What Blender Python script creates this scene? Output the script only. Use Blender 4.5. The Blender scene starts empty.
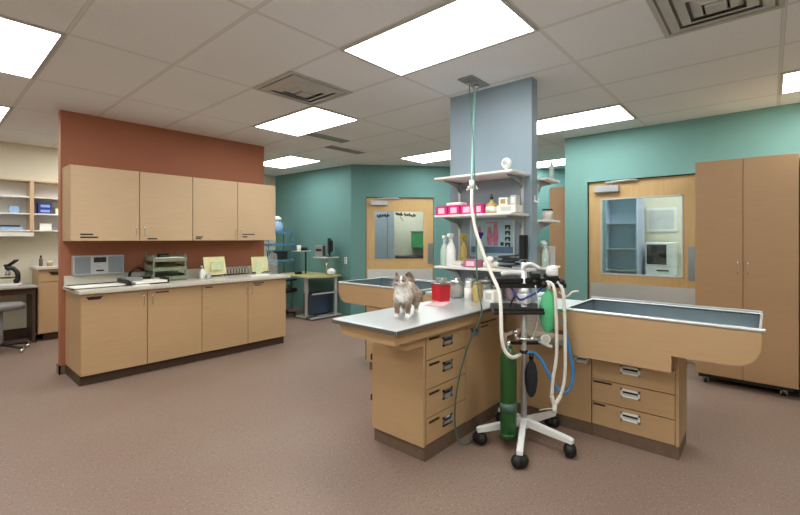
import bpy, bmesh, math, random
from mathutils import Vector, Matrix, noise
random.seed(7)
C = bpy.context.scene.collection
PI = math.pi

# ------------------------------------------------------------------ materials
def srgb(h):
    if isinstance(h, str):
        h = h.lstrip('#'); c = [int(h[i:i+2], 16)/255 for i in (0, 2, 4)]
    else: c = [v/255 for v in h]
    return tuple((x/12.92 if x <= .04045 else ((x+.055)/1.055)**2.4) for x in c) + (1,)

def new_mat(name):
    m = bpy.data.materials.new(name); m.use_nodes = True
    nt = m.node_tree; b = nt.nodes['Principled BSDF']
    return m, nt, b

def mat(name, col, rough=.5, metal=0., var=.06, scale=8., bump=0., stretch=None, emit=0, alpha=1, coat=0, trans=0):
    m, nt, b = new_mat(name); c = srgb(col)
    b.inputs['Roughness'].default_value = rough
    b.inputs['Metallic'].default_value = metal
    if coat: b.inputs['Coat Weight'].default_value = coat
    if trans: b.inputs['Transmission Weight'].default_value = trans
    if alpha < 1: b.inputs['Alpha'].default_value = alpha
    if emit:
        b.inputs['Emission Color'].default_value = c; b.inputs['Emission Strength'].default_value = emit
    tc = nt.nodes.new('ShaderNodeTexCoord'); mp = nt.nodes.new('ShaderNodeMapping')
    if stretch: mp.inputs['Scale'].default_value = stretch
    nz = nt.nodes.new('ShaderNodeTexNoise'); nz.inputs['Scale'].default_value = scale
    nz.inputs['Detail'].default_value = 4
    rp = nt.nodes.new('ShaderNodeMapRange'); rp.inputs[1].default_value = .3; rp.inputs[2].default_value = .7
    rp.inputs[3].default_value = 1-var; rp.inputs[4].default_value = 1+var
    mx = nt.nodes.new('ShaderNodeVectorMath'); mx.operation = 'SCALE'
    mx.inputs[0].default_value = c[:3]
    L = nt.links.new
    L(tc.outputs['Object'], mp.inputs[0]); L(mp.outputs[0], nz.inputs['Vector'])
    L(nz.outputs[0], rp.inputs[0]); L(rp.outputs[0], mx.inputs['Scale']); L(mx.outputs[0], b.inputs['Base Color'])
    if bump:
        bp = nt.nodes.new('ShaderNodeBump'); bp.inputs['Strength'].default_value = bump; bp.inputs['Distance'].default_value = .01
        L(nz.outputs[0], bp.inputs['Height']); L(bp.outputs[0], b.inputs['Normal'])
    return m

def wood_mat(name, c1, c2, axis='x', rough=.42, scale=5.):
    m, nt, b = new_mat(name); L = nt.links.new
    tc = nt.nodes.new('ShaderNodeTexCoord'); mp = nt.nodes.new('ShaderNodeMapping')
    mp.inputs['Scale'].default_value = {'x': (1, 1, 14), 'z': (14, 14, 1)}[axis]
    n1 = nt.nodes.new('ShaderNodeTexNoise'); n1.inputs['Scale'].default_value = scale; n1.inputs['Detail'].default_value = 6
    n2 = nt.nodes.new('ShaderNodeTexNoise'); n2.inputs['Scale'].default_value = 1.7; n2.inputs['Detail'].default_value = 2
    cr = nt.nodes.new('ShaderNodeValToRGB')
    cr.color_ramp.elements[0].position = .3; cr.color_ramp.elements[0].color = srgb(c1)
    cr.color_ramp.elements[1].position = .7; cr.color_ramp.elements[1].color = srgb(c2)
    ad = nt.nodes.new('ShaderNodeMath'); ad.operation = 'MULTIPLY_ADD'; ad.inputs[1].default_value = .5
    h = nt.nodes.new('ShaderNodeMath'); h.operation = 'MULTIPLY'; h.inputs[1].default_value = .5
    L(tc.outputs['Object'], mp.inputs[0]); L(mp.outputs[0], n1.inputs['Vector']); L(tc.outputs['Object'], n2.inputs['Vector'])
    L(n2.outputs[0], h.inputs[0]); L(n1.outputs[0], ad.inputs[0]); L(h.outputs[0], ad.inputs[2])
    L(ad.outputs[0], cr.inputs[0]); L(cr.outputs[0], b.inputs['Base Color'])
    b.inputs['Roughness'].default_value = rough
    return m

GX, GY = .593, -.068                                # ceiling grid origin, 0.61 x 1.22 m tiles
def ceiling_mat():
    m, nt, b = new_mat('ceiling_tile'); L = nt.links.new
    tc = nt.nodes.new('ShaderNodeTexCoord'); sp = nt.nodes.new('ShaderNodeSeparateXYZ'); L(tc.outputs['Object'], sp.inputs[0])
    def line(out, org, per, w):
        a = nt.nodes.new('ShaderNodeMath'); a.operation = 'SUBTRACT'; a.inputs[1].default_value = org; L(out, a.inputs[0])
        d = nt.nodes.new('ShaderNodeMath'); d.operation = 'PINGPONG'; d.inputs[1].default_value = per/2; L(a.outputs[0], d.inputs[0])
        c = nt.nodes.new('ShaderNodeMath'); c.operation = 'LESS_THAN'; c.inputs[1].default_value = w; L(d.outputs[0], c.inputs[0])
        return c.outputs[0]
    def both(w):
        mx = nt.nodes.new('ShaderNodeMath'); mx.operation = 'MAXIMUM'
        L(line(sp.outputs[0], GX, .61, w), mx.inputs[0]); L(line(sp.outputs[1], GY, 1.22, w), mx.inputs[1]); return mx.outputs[0]
    wide, thin = both(.0125), both(.0095)
    nz = nt.nodes.new('ShaderNodeTexNoise'); nz.inputs['Scale'].default_value = 90; L(tc.outputs['Object'], nz.inputs['Vector'])
    n2 = nt.nodes.new('ShaderNodeTexNoise'); n2.inputs['Scale'].default_value = .9; L(tc.outputs['Object'], n2.inputs['Vector'])
    ad = nt.nodes.new('ShaderNodeMath'); ad.operation = 'ADD'; L(nz.outputs[0], ad.inputs[0]); L(n2.outputs[0], ad.inputs[1])
    cr = nt.nodes.new('ShaderNodeValToRGB'); cr.color_ramp.elements[0].position = .7; cr.color_ramp.elements[1].position = 1.3
    cr.color_ramp.elements[0].color = srgb('#e2e4e6'); cr.color_ramp.elements[1].color = srgb('#eaecee'); L(ad.outputs[0], cr.inputs[0])
    m1 = nt.nodes.new('ShaderNodeMix'); m1.data_type = 'RGBA'; L(wide, m1.inputs[0]); L(cr.outputs[0], m1.inputs[6]); m1.inputs[7].default_value = srgb('#bdbdbb')
    m2 = nt.nodes.new('ShaderNodeMix'); m2.data_type = 'RGBA'; L(thin, m2.inputs[0]); L(m1.outputs[2], m2.inputs[6]); m2.inputs[7].default_value = srgb('#dcdcda')
    L(m2.outputs[2], b.inputs['Base Color']); b.inputs['Roughness'].default_value = .9
    return m

def floor_mat():
    m, nt, b = new_mat('speckled_floor'); L = nt.links.new
    tc = nt.nodes.new('ShaderNodeTexCoord')
    def nz(s, d=3):
        n = nt.nodes.new('ShaderNodeTexNoise'); n.inputs['Scale'].default_value = s; n.inputs['Detail'].default_value = d
        L(tc.outputs['Object'], n.inputs['Vector']); return n.outputs[0]
    def ramp(f, p0, c0, p1, c1):
        r = nt.nodes.new('ShaderNodeValToRGB'); r.color_ramp.elements[0].position = p0; r.color_ramp.elements[1].position = p1
        r.color_ramp.elements[0].color = c0; r.color_ramp.elements[1].color = c1; L(f, r.inputs[0]); return r.outputs[0]
    base = ramp(nz(1.1), .35, srgb('#867064'), .65, srgb('#8b786b'))
    sp = ramp(nz(80, 2), .63, (0, 0, 0, 1), .66, (1, 1, 1, 1))
    sd = ramp(nz(60, 2), .60, (0, 0, 0, 1), .66, (1, 1, 1, 1))
    m1 = nt.nodes.new('ShaderNodeMix'); m1.data_type = 'RGBA'; L(sd, m1.inputs[0]); L(base, m1.inputs[6]); m1.inputs[7].default_value = srgb('#78655a')
    m2 = nt.nodes.new('ShaderNodeMix'); m2.data_type = 'RGBA'; L(sp, m2.inputs[0]); L(m1.outputs[2], m2.inputs[6]); m2.inputs[7].default_value = srgb('#9f8f80')
    L(m2.outputs[2], b.inputs['Base Color']); b.inputs['Roughness'].default_value = .5
    b.inputs['Specular IOR Level'].default_value = .35
    return m

def glass_mat(name='window_glass', tint='#eef4f4', a=.12):
    m, nt, b = new_mat(name); L = nt.links.new
    for n in list(nt.nodes):
        if n.type != 'OUTPUT_MATERIAL': nt.nodes.remove(n)
    out = [n for n in nt.nodes if n.type == 'OUTPUT_MATERIAL'][0]
    t = nt.nodes.new('ShaderNodeBsdfTransparent'); t.inputs[0].default_value = srgb(tint)
    g = nt.nodes.new('ShaderNodeBsdfGlossy'); g.inputs['Roughness'].default_value = .04
    fr = nt.nodes.new('ShaderNodeFresnel'); fr.inputs[0].default_value = 1.6
    mx = nt.nodes.new('ShaderNodeMixShader'); L(fr.outputs[0], mx.inputs[0]); L(t.outputs[0], mx.inputs[1]); L(g.outputs[0], mx.inputs[2]); L(mx.outputs[0], out.inputs[0])
    return m

def stainless(name, col='#b9c0c2', rough=.3):
    m, nt, b = new_mat(name); L = nt.links.new
    tc = nt.nodes.new('ShaderNodeTexCoord'); mp = nt.nodes.new('ShaderNodeMapping'); mp.inputs['Scale'].default_value = (3, 60, 60)
    n = nt.nodes.new('ShaderNodeTexNoise'); n.inputs['Scale'].default_value = 4
    L(tc.outputs['Object'], mp.inputs[0]); L(mp.outputs[0], n.inputs['Vector'])
    r = nt.nodes.new('ShaderNodeMapRange'); r.inputs[3].default_value = rough-.06; r.inputs[4].default_value = rough+.08
    L(n.outputs[0], r.inputs[0]); L(r.outputs[0], b.inputs['Roughness'])
    b.inputs['Base Color'].default_value = srgb(col); b.inputs['Metallic'].default_value = .92
    return m

M = dict(
 floor=floor_mat(), ceiling=ceiling_mat(),
 orange=mat('terracotta_paint', '#a5694e', .75, var=.03, scale=3),
 cream=mat('cream_paint', '#d6d1bc', .8, var=.02, scale=3),
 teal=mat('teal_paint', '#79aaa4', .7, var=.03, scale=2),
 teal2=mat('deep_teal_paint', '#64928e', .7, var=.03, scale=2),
 blue=mat('slate_blue_paint', '#8ea1ae', .45, var=.02, scale=2),
 white=mat('white_paint', '#e4e2dc', .6, var=.02),
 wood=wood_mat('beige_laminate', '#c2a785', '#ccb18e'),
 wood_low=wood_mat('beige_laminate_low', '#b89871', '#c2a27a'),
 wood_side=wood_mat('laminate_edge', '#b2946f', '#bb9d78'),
 wood_tall=wood_mat('tan_laminate', '#ae8c67', '#b7956f'),
 oak=wood_mat('oak_veneer', '#c3a26c', '#d4b584', 'z', .4, 3.),
 kick=mat('brown_vinyl_kick', '#6e5a4b', .6, var=.12, scale=20),
 kick_dark=mat('dark_vinyl_kick', '#4a3527', .55, var=.1, scale=20),
 dark=mat('shadow_gap', '#171311', .8),
 black=mat('black_plastic', '#141414', .4, var=.1),
 rubber=mat('black_rubber', '#101011', .55, var=.15, bump=.1, scale=30),
 worktop=mat('speckled_laminate_worktop', '#cdc9bd', .4, var=.05, scale=60),
 edge=mat('dark_steel_edge', '#6f716d', .4, .5, var=.05), steel=stainless('brushed_steel', '#e6ecee', .42), steel2=stainless('tub_steel', '#a5b3ba', .3),
 chrome=mat('chrome', '#dcdcdc', .15, 1., var=.02), alu=mat('aluminium', '#d2d4d5', .4, .6, var=.03),
 enamel=mat('white_enamel', '#ecefee', .3, var=.02),
 shelfw=mat('white_melamine', '#e6e6e0', .45, var=.02),
 label=mat('black_label_tape', '#1c1815', .4),
 glass=glass_mat(), grey=mat('grey_plastic', '#8f9493', .5), lgrey=mat('light_grey_plastic', '#c6c8c6', .5),
 silver=mat('silver_plastic', '#b9bfc2', .35, .35), mesh=mat('speaker_mesh', '#7f8990', .55, .3, var=.2, scale=220),
 paper=mat('white_paper', '#f2f0e6', .8, var=.02), paper2=mat('pale_yellow_paper', '#e6e2ae', .8, var=.08, scale=25),
 paper3=mat('pale_green_paper', '#cfdcb4', .8, var=.1, scale=25),
 green=mat('oxygen_green', '#17501f', .35, var=.05, coat=.3), bag=mat('green_rubber_bag', '#5cc98d', .5, var=.08, scale=12),
 hose=mat('white_hose', '#e9e7df', .45, var=.02), hoseb=mat('blue_hose', '#3d86c4', .4, var=.05),
 hoseg=mat('green_tubing', '#4a6a5e', .35, var=.05), hoset=mat('teal_tubing', '#7fb5ae', .35, var=.05),
 red=mat('red_plastic', '#c01f2c', .35, var=.03), pink=mat('magenta_box', '#d8257f', .5, var=.12, scale=30),
 pinkl=mat('pale_pink_label', '#f3cfe0', .6), navy=mat('navy_box', '#26308c', .5, var=.2, scale=30),
 lblue=mat('light_blue', '#8fb3d8', .5, var=.08), bluepl=mat('blue_plastic', '#4b7f9c', .45, var=.05),
 yellow=mat('yellow_plastic', '#d8c22c', .4), spray=mat('frosted_bottle', '#cfe4dc', .25, var=.03, trans=.25),
 amber=mat('amber_jar', '#b39a5b', .3, var=.1, scale=30), cotton=mat('cotton_contents', '#e2ddd6', .9, var=.2, scale=50),
 jar=mat('clear_jar', '#f0f4f2', .08, var=.02, trans=.85), desk=mat('pale_green_laminate', '#b7b27a', .4, var=.04),
 seat=mat('grey_vinyl', '#7b7a76', .55, var=.04), screen=mat('dark_screen', '#20262b', .15, var=.3, scale=8),
 bluewall=mat('pale_blue_laminate', '#c0cce2', .35, var=.05), mint=mat('green_box', '#49a763', .5, var=.05),
 poster=mat('blue_grey_poster', '#9fbfcb', .4, var=.1, scale=6), posterd=mat('poster_band', '#4f6f8c', .4),
 figure=mat('poster_figure', '#b5708a', .5, var=.25, scale=30), tray=mat('olive_tray', '#7f8a74', .4, var=.06),
 fabric=mat('dark_fabric', '#23272a', .9, var=.15, scale=40), olive=mat('olive_fabric', '#8c8a3f', .9, var=.1, scale=40),
 vent=mat('vent_white', '#b9b7b2', .5, var=.02), ventd=mat('vent_dark', '#858583', .6),
 louver=mat('return_grille', '#a3a29e', .6),
)
def emit_mat(name, col, s):
    m, nt, b = new_mat(name); b.inputs['Base Color'].default_value = (.8, .8, .8, 1)
    b.inputs['Emission Color'].default_value = srgb(col); b.inputs['Emission Strength'].default_value = s
    return m
M['lamp'] = emit_mat('lamp_diffuser', '#fbfbf9', 12.5)

# ------------------------------------------------------------------ mesh helpers
class B:
    """collects shapes into one mesh"""
    def __init__(s): s.bm = bmesh.new()
    def box(s, x0, x1, y0, y1, z0, z1, bev=0, seg=1, mi=0, rot=None, about=None):
        x0, x1 = min(x0, x1), max(x0, x1); y0, y1 = min(y0, y1), max(y0, y1); z0, z1 = min(z0, z1), max(z0, z1)
        vs = [s.bm.verts.new((x, y, z)) for x in (x0, x1) for y in (y0, y1) for z in (z0, z1)]
        F = [(0, 1, 3, 2), (4, 6, 7, 5), (0, 4, 5, 1), (2, 3, 7, 6), (0, 2, 6, 4), (1, 5, 7, 3)]
        fs = [s.bm.faces.new([vs[i] for i in f]) for f in F]
        for f in fs: f.material_index = mi
        geo = vs
        if bev:
            es = list({e for f in fs for e in f.edges})
            r = bmesh.ops.bevel(s.bm, geom=es, offset=bev, segments=seg, profile=.5, affect='EDGES')
            geo = list({v for f in r['faces'] for v in f.verts}); 
            for f in r['faces']: f.material_index = mi
        if rot is not None:
            c = Vector(about or ((x0+x1)/2, (y0+y1)/2, (z0+z1)/2))
            allv = geo if not bev else list(set(geo) | {v for v in geo for e in v.link_edges for v in e.verts})
            bmesh.ops.rotate(s.bm, verts=allv, cent=c, matrix=rot)
        return s
    def prism(s, pts, axis, a, b_, mi=0):
        """pts: polygon in the two remaining axes (cyclic order)"""
        def mk(p, t):
            if axis == 'x': return (t, p[0], p[1])
            if axis == 'y': return (p[0], t, p[1])
            return (p[0], p[1], t)
        A = [s.bm.verts.new(mk(p, a)) for p in pts]; D = [s.bm.verts.new(mk(p, b_)) for p in pts]
        n = len(pts)
        fs = [s.bm.faces.new(A), s.bm.faces.new(D[::-1])]
        for i in range(n): fs.append(s.bm.faces.new((A[i], D[i], D[(i+1) % n], A[(i+1) % n])))
        for f in fs: f.material_index = mi
        return s
    def tube(s, pts, r, seg=10, smooth=True, cap=True, sub=6, ribs=0):
        P = [Vector(p) for p in pts]
        if smooth and len(P) > 2:
            Q = []
            for i in range(len(P)-1):
                p0 = P[max(i-1, 0)]; p1 = P[i]; p2 = P[i+1]; p3 = P[min(i+2, len(P)-1)]
                for k in range(sub):
                    t = k/sub
                    Q.append(.5*((2*p1)+(-p0+p2)*t+(2*p0-5*p1+4*p2-p3)*t*t+(-p0+3*p1-3*p2+p3)*t**3))
            Q.append(P[-1]); P = Q
        if ribs:                                   # resample finely so the radius can ripple
            Q = [P[0]]; step = ribs/2
            for i in range(len(P)-1):
                d = (P[i+1]-P[i]).length; n = max(1, int(round(d/step)))
                for k in range(1, n+1): Q.append(P[i].lerp(P[i+1], k/n))
            P = Q
        up = Vector((0, 0, 1)); prev = None; rings = []
        for i, p in enumerate(P):
            t = (P[min(i+1, len(P)-1)]-P[max(i-1, 0)]).normalized()
            if prev is None:
                a = up if abs(t.z) < .9 else Vector((1, 0, 0)); u = (a-t*a.dot(t)).normalized()
            else:
                u = (prev-t*prev.dot(t)); u = u.normalized() if u.length > 1e-6 else prev
            prev = u; w = t.cross(u)
            rr = r(i/(len(P)-1)) if callable(r) else r
            if ribs and i % 2: rr *= .82
            rings.append([s.bm.verts.new(p+(u*math.cos(2*PI*k/seg)+w*math.sin(2*PI*k/seg))*rr) for k in range(seg)])
        for a, b_ in zip(rings, rings[1:]):
            for k in range(seg): s.bm.faces.new((a[k], a[(k+1) % seg], b_[(k+1) % seg], b_[k])).smooth = True
        if cap: s.bm.faces.new(rings[0][::-1]); s.bm.faces.new(rings[-1])
        return s
    def cyl(s, p0, p1, r, seg=16):
        return s.tube([p0, p1], r, seg, smooth=False)
    def lathe(s, prof, c=(0, 0, 0), seg=20):
        """prof: list of (radius, z)"""
        rings = []
        for r, z in prof:
            rings.append([s.bm.verts.new((c[0]+r*math.cos(2*PI*k/seg), c[1]+r*math.sin(2*PI*k/seg), c[2]+z)) for k in range(seg)] if r > 1e-5 else [s.bm.verts.new((c[0], c[1], c[2]+z))])
        for a, b_ in zip(rings, rings[1:]):
            for k in range(seg):
                k2 = (k+1) % seg
                if len(a) > 1 and len(b_) > 1: f = s.bm.faces.new((a[k], a[k2], b_[k2], b_[k]))
                elif len(a) > 1: f = s.bm.faces.new((a[k], a[k2], b_[0]))
                elif len(b_) > 1: f = s.bm.faces.new((a[0], b_[k2], b_[k]))
                else: continue
                f.smooth = True
        if len(rings[0]) > 1: s.bm.faces.new(rings[0][::-1])
        if len(rings[-1]) > 1: s.bm.faces.new(rings[-1])
        return s
    def ball(s, c, r, seg=14, sc=(1, 1, 1)):
        g = bmesh.ops.create_uvsphere(s.bm, u_segments=seg, v_segments=max(6, seg*2//3), radius=r)
        for v in g['verts']:
            v.co = Vector((v.co.x*sc[0], v.co.y*sc[1], v.co.z*sc[2]))+Vector(c)
            for f in v.link_faces: f.smooth = True
        return s
    def build(s, name, m, parent=None, loc=None, rotz=0, crease=False):
        bmesh.ops.recalc_face_normals(s.bm, faces=s.bm.faces)
        me = bpy.data.meshes.new(name); s.bm.to_mesh(me); s.bm.free()
        for mm in (m if isinstance(m, (list, tuple)) else [m]): me.materials.append(mm)
        o = bpy.data.objects.new(name, me); C.objects.link(o)
        if loc is not None: o.location = loc
        o.rotation_euler = (0, 0, rotz)
        if parent: o.parent = parent
        return o

def tag(o, label, cat, group=None, kind=None):
    o['label'] = label; o['category'] = cat
    if group: o['group'] = group
    if kind: o['kind'] = kind
    return o
def thing(name, label, cat, loc=(0, 0, 0), rotz=0, group=None):
    o = bpy.data.objects.new(name, None); C.objects.link(o); o.empty_display_size = .1
    o.location = loc; o.rotation_euler = (0, 0, rotz); return tag(o, label, cat, group)
def struct(o): o['kind'] = 'structure'; return o
def dup(root, loc, rotz=0, label=None, group=None):
    r = root.copy(); C.objects.link(r); r.location = loc; r.rotation_euler = (0, 0, rotz)
    if label: r['label'] = label
    if group: r['group'] = group
    def rec(a, b_):
        for ch in list(a.children):
            c = ch.copy(); C.objects.link(c); c.parent = b_; rec(ch, c)
    rec(root, r); return r

H = 2.73
# ------------------------------------------------------------------ the setting
struct(B().box(-2.6, 8.8, -2.6, 8.5, -.1, 0).build('floor', M['floor']))
struct(B().box(-2.6, 8.8, -2.6, 8.5, H, H+.1).build('ceiling', M['ceiling']))
struct(B().box(-2.72, -2.6, -2.6, 8.5, 0, H).build('wall_west', M['cream']))
struct(B().box(-2.6, 8.8, -2.72, -2.6, 0, H).build('wall_rear', M['cream']))
struct(B().box(-2.6, 4.686, 8.3, 8.42, 0, H).box(4.826, 5.8, 8.3, 8.42, 0, H).build('wall_back', M['cream']))
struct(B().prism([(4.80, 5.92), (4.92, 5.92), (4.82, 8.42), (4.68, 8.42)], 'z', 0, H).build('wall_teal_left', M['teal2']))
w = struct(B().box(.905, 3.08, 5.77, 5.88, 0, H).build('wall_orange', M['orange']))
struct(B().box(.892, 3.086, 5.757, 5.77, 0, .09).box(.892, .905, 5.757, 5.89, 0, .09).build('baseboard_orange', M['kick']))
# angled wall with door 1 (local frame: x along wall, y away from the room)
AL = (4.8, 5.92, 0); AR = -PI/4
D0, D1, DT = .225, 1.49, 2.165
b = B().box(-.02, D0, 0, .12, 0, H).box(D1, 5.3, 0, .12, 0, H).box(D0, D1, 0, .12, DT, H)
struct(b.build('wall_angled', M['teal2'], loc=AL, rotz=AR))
# right wall with door 2
b = B().box(5.3, 5.42, 1.865, 2.15, 0, H).box(5.3, 5.42, -2.6, .60, 0, H).box(5.3, 5.42, .60, 1.865, 2.14, H)
struct(b.build('wall_right', M['teal']))
struct(B().box(5.42, 8.7, 2.03, 2.15, 0, H).build('wall_corridor', M['teal']))
# slate blue wing wall standing in the middle of the island
struct(B().box(3.10, 3.20, 1.54, 2.385, .9, H).build('wall_island', M['blue']))

def door(name, u0, u1, top, win, parent_loc, rotz, mats, handle_right=True):
    r = bpy.data.objects.new(name, None); C.objects.link(r); r.location = parent_loc; r.rotation_euler = (0, 0, rotz); r['kind'] = 'structure'
    wx0, wx1, wz0, wz1 = win
    f = .016
    fr = B()
    for (g0, g1, y0_, y1_) in ((-.045, f, -.014, -.0005), (0, f, -.0005, .11)):      # casing on the wall, then the jamb
        fr.box(u0+g0, u0+g1, y0_, y1_, 0, top-g0).box(u1-g1, u1-g0, y0_, y1_, 0, top-g0).box(u0+g1, u1-g1, y0_, y1_, top-g1, top-g0)
    fr.box(u0+f, u0+f+.008, .02, .1, 0, top-f, mi=1).box(u0+f+.008, u1-f, .02, .1, top-f-.008, top-f, mi=1)
    fr.build('door_frame', [mats['frame'], M['dark']], r)
    a, c = u0+f+.009, u1-f-.004; t0, t1 = .03, .075
    lf = B().box(a, wx0, t0, t1, .01, top-f-.009).box(wx1, c, t0, t1, .01, top-f-.009).box(wx0, wx1, t0, t1, .01, wz0).box(wx0, wx1, t0, t1, wz1, top-f-.009)
    leaf = lf.build('door_leaf', M['oak'], r)
    B().box(wx0, wx0+.015, t0-.006, t1, wz0, wz1).box(wx1-.015, wx1, t0-.006, t1, wz0, wz1).box(wx0, wx1, t0-.006, t1, wz0, wz0+.015).box(wx0, wx1, t0-.006, t1, wz1-.015, wz1).build('glazing_bead', mats['bead'], leaf)
    B().box(wx0+.015, wx1-.015, .048, .054, wz0+.015, wz1-.015).build('glass_pane', M['glass'], leaf)
    B().box(a+.02, c-.02, t0-.003, t0-.0005, .03, .84).build('kick_plate', M['steel'], leaf)
    hx = c-.065
    B().box(hx-.04, hx+.055, t0-.006, t0-.0005, .93, 1.31).build('push_plate', M['steel2'], leaf)
    cb = B().box(u0+f+.09, u0+f+.39, t0-.06, t0, top-.165, top-.08, .008)
    cl = cb.build('door_closer', M['silver'], r)
    B().tube([(u0+f+.30, t0-.03, top-.08), (u0+f+.30, t0-.03, top-.03), (u0+f+.58, -.02, top-.03)], .009, 8, smooth=False).box(u0+f+.22, u0+f+.6, t0-.035, t0-.02, top-.045, top-.028).build('closer_arm', M['alu'], cl)
    return r
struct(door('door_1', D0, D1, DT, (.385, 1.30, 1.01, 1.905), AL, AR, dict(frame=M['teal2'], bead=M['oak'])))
# door 2: wall plane X=5.3, local x = -Y world
struct(door('door_2', 0, 1.265, 2.14, (.175, 1.095, .95, 1.90), (5.3, 1.865, 0), -PI/2, dict(frame=M['teal'], bead=M['lgrey'])))
# decal on glass of door 1: an arch of script strokes
dl = B()
random.seed(3)
for (a0, a1, n) in ((.44, .66, 5), (.78, .90, 4), (.93, 1.14, 5)):
    for k in range(n):
        x = a0+(a1-a0)*k/n; z = 1.80+.035*math.sin((x-.4)/.8*PI)+random.uniform(-.012, .012); w_ = (a1-a0)/n
        dl.tube([(x, .045, z), (x+w_*.4, .045, z+.035*random.uniform(.4, 1.2)), (x+w_*.6, .045, z-.02), (x+w_*1.1, .045, z+.01)], .010, 6)
dl.tube([(.86, .045, 1.80), (.88, .045, 1.77), (.92, .045, 1.72)], .006, 6)
o = dl.build('window_decal', M['label'], loc=AL, rotz=AR); tag(o, 'dark cursive lettering arched across the glass of the far door', 'decal')

# rooms beyond the doors
rl = struct(B().box(-1.1, 5.2, 2.2, 2.3, 0, 2.7).box(3.2, 3.3, .13, 2.3, 0, 2.7).build('wall_exam_room', M['cream'], loc=AL, rotz=AR))
o = B().box(.22, .74, 1.0, 1.5, 0, 2.1).build('cabinet_body', M['bluewall'])
k = thing('storage_cabinet', 'pale blue tall cabinet seen through the far door glass', 'cabinet', AL, AR); o.parent = k
o = B().box(.60, .615, .994, .999, .05, 2.05).build('door_gap', M['grey'], k)
k = thing('counter', 'dark topped counter seen through the far door glass', 'counter', AL, AR)
B().box(.76, 2.6, 1.6, 2.19, .97, 1.01, .004).build('counter_top', M['black'], k)
B().box(.78, 2.6, 1.65, 2.19, 0, .969).build('cabinet_body', M['wood_low'], k)
k = thing('storage_bin', 'green box on the wall seen through far door glass', 'box', AL, AR)
B().box(1.14, 1.55, 1.9, 2.19, 1.18, 1.54, .01).build('bin_body', M['mint'], k); B().box(1.12, 1.57, 1.88, 2.19, 1.541, 1.575, .005).build('lid', M['grey'], k)
struct(B().box(7.3, 7.4, -1.2, 2.03, 0, H).box(5.42, 7.4, -1.2, -1.1, 0, H).build('wall_treatment_room', M['cream']))
k = thing('storage_locker', 'blue grey tall shelving cabinet seen through right door glass', 'cabinet', (6.6, 1.56, 0))
B().box(0, .45, 0, .02, 0, 2.1).box(0, .45, .445, .465, 0, 2.1).box(.2, .22, 0, .46, 0, 2.1).box(0, .45, 0, .46, 2.08, 2.1).build('carcass', M['bluewall'], k)
for z in (.9, 1.23, 1.62): B().box(0.005, .2, .02, .445, z, z+.015).build('shelf', M['lgrey'], k)
k = thing('side_counter', 'low counter under white machine beyond right door', 'counter', (6.75, .9, 0))
B().box(0, .54, 0, .63, .78, .81, .004).build('counter_top', M['steel'], k); B().box(.03, .54, .02, .61, 0, .78).build('cabinet_body', M['wood'], k)
k = thing('incubator', 'white machine with dark display seen through right door glass', 'machine', (6.85, 1.12, .81))
B().box(0, .36, 0, .38, 0.02, .53, .012, 2).build('housing', M['enamel'], k)
B().box(-.006, .004, .09, .36, .2, .50).build('screen', M['screen'], k)
B().box(-.006, .002, .06, .22, .1, .12).build('control_strip', M['black'], k)
B().box(.02, .34, .02, .36, 0, .02).build('foot', M['black'], k)
k = thing('framed_picture', 'white framed picture on wall seen through right door glass', 'picture', (7.29, 1.36, 1.7))
B().box(-.01, .01, -.22, .22, -.19, .19).build('frame', M['white'], k); B().box(-.014, -.009, -.18, .18, -.15, .15).build('print', M['lgrey'], k)
# tall wood cabinet glimpsed in the corridor
k = thing('tall_cabinet', 'tall wood cabinet in the corridor between island wall and teal corner', 'cabinet', (5.6, 2.16, 0))
B().box(0, .6, 0, .33, .1, 2.13).build('carcass', M['wood_tall'], k); B().box(.03, .6, .02, .3, 0, .1).build('kick_base', M['kick'], k)
B().box(.01, .59, .33, .35, .11, 2.12).build('door', M['wood_tall'], k)

# ------------------------------------------------------------------ ceiling fittings
def light_fitting():
    k = thing('ceiling_light', 'large fluorescent panel directly left of the ceiling drop', 'ceiling light', (0, 0, H))
    B().box(0, .61, 0, .024, -.012, 0).box(0, .61, 1.196, 1.22, -.012, 0).box(0, .024, .024, 1.196, -.012, 0).box(.586, .61, .024, 1.196, -.012, 0).build('frame', M['vent'], k)
    B().box(.024, .586, .024, 1.196, -.009, -.001).build('diffuser', M['lamp'], k)
    return k
lf = light_fitting()
LG = 'fluorescent panels in the ceiling'
spots = [(2, 1, 'largest bright ceiling panel, at the top centre, before the island'),
 (3, 3, 'bright ceiling panel in front of the louvred diffuser near the orange wall'),
 (5, 5, 'far bright ceiling panel just past the right end of the orange wall'),
 (7, 3, 'bright ceiling panel above the far angled door, left of the slate blue wall'),
 (6, 1, 'bright ceiling panel right of the slate blue wall, above the teal wall corner'),
 (6, -1, 'bright ceiling panel above the tall cabinet at the right edge'),
 (-1, 3, 'bright ceiling panel in the upper left corner of the photo'),
 (-1, 5, 'small bright ceiling panel at left edge, before the cream shelves'),
 (-1, 1, 'added ceiling panel out of view overhead'), (2, -1, 'added ceiling panel out of view overhead'), (-4, 3, 'added ceiling panel out of view overhead'), (-4, 0, 'added ceiling panel out of view overhead')]  # the out-of-view panels are added to raise the room's brightness
for n, (i, j, lab) in enumerate(spots):
    loc = (GX+.61*i, GY+1.22*j, H)
    if n == 0: lf.location = loc; lf['label'] = lab; lf['group'] = LG
    else: dup(lf, loc, 0, lab, LG)
dup(lf, (6.55, 2.3, H), 0, 'small bright ceiling panel in the corridor right of the slate blue wall', LG)
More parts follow.
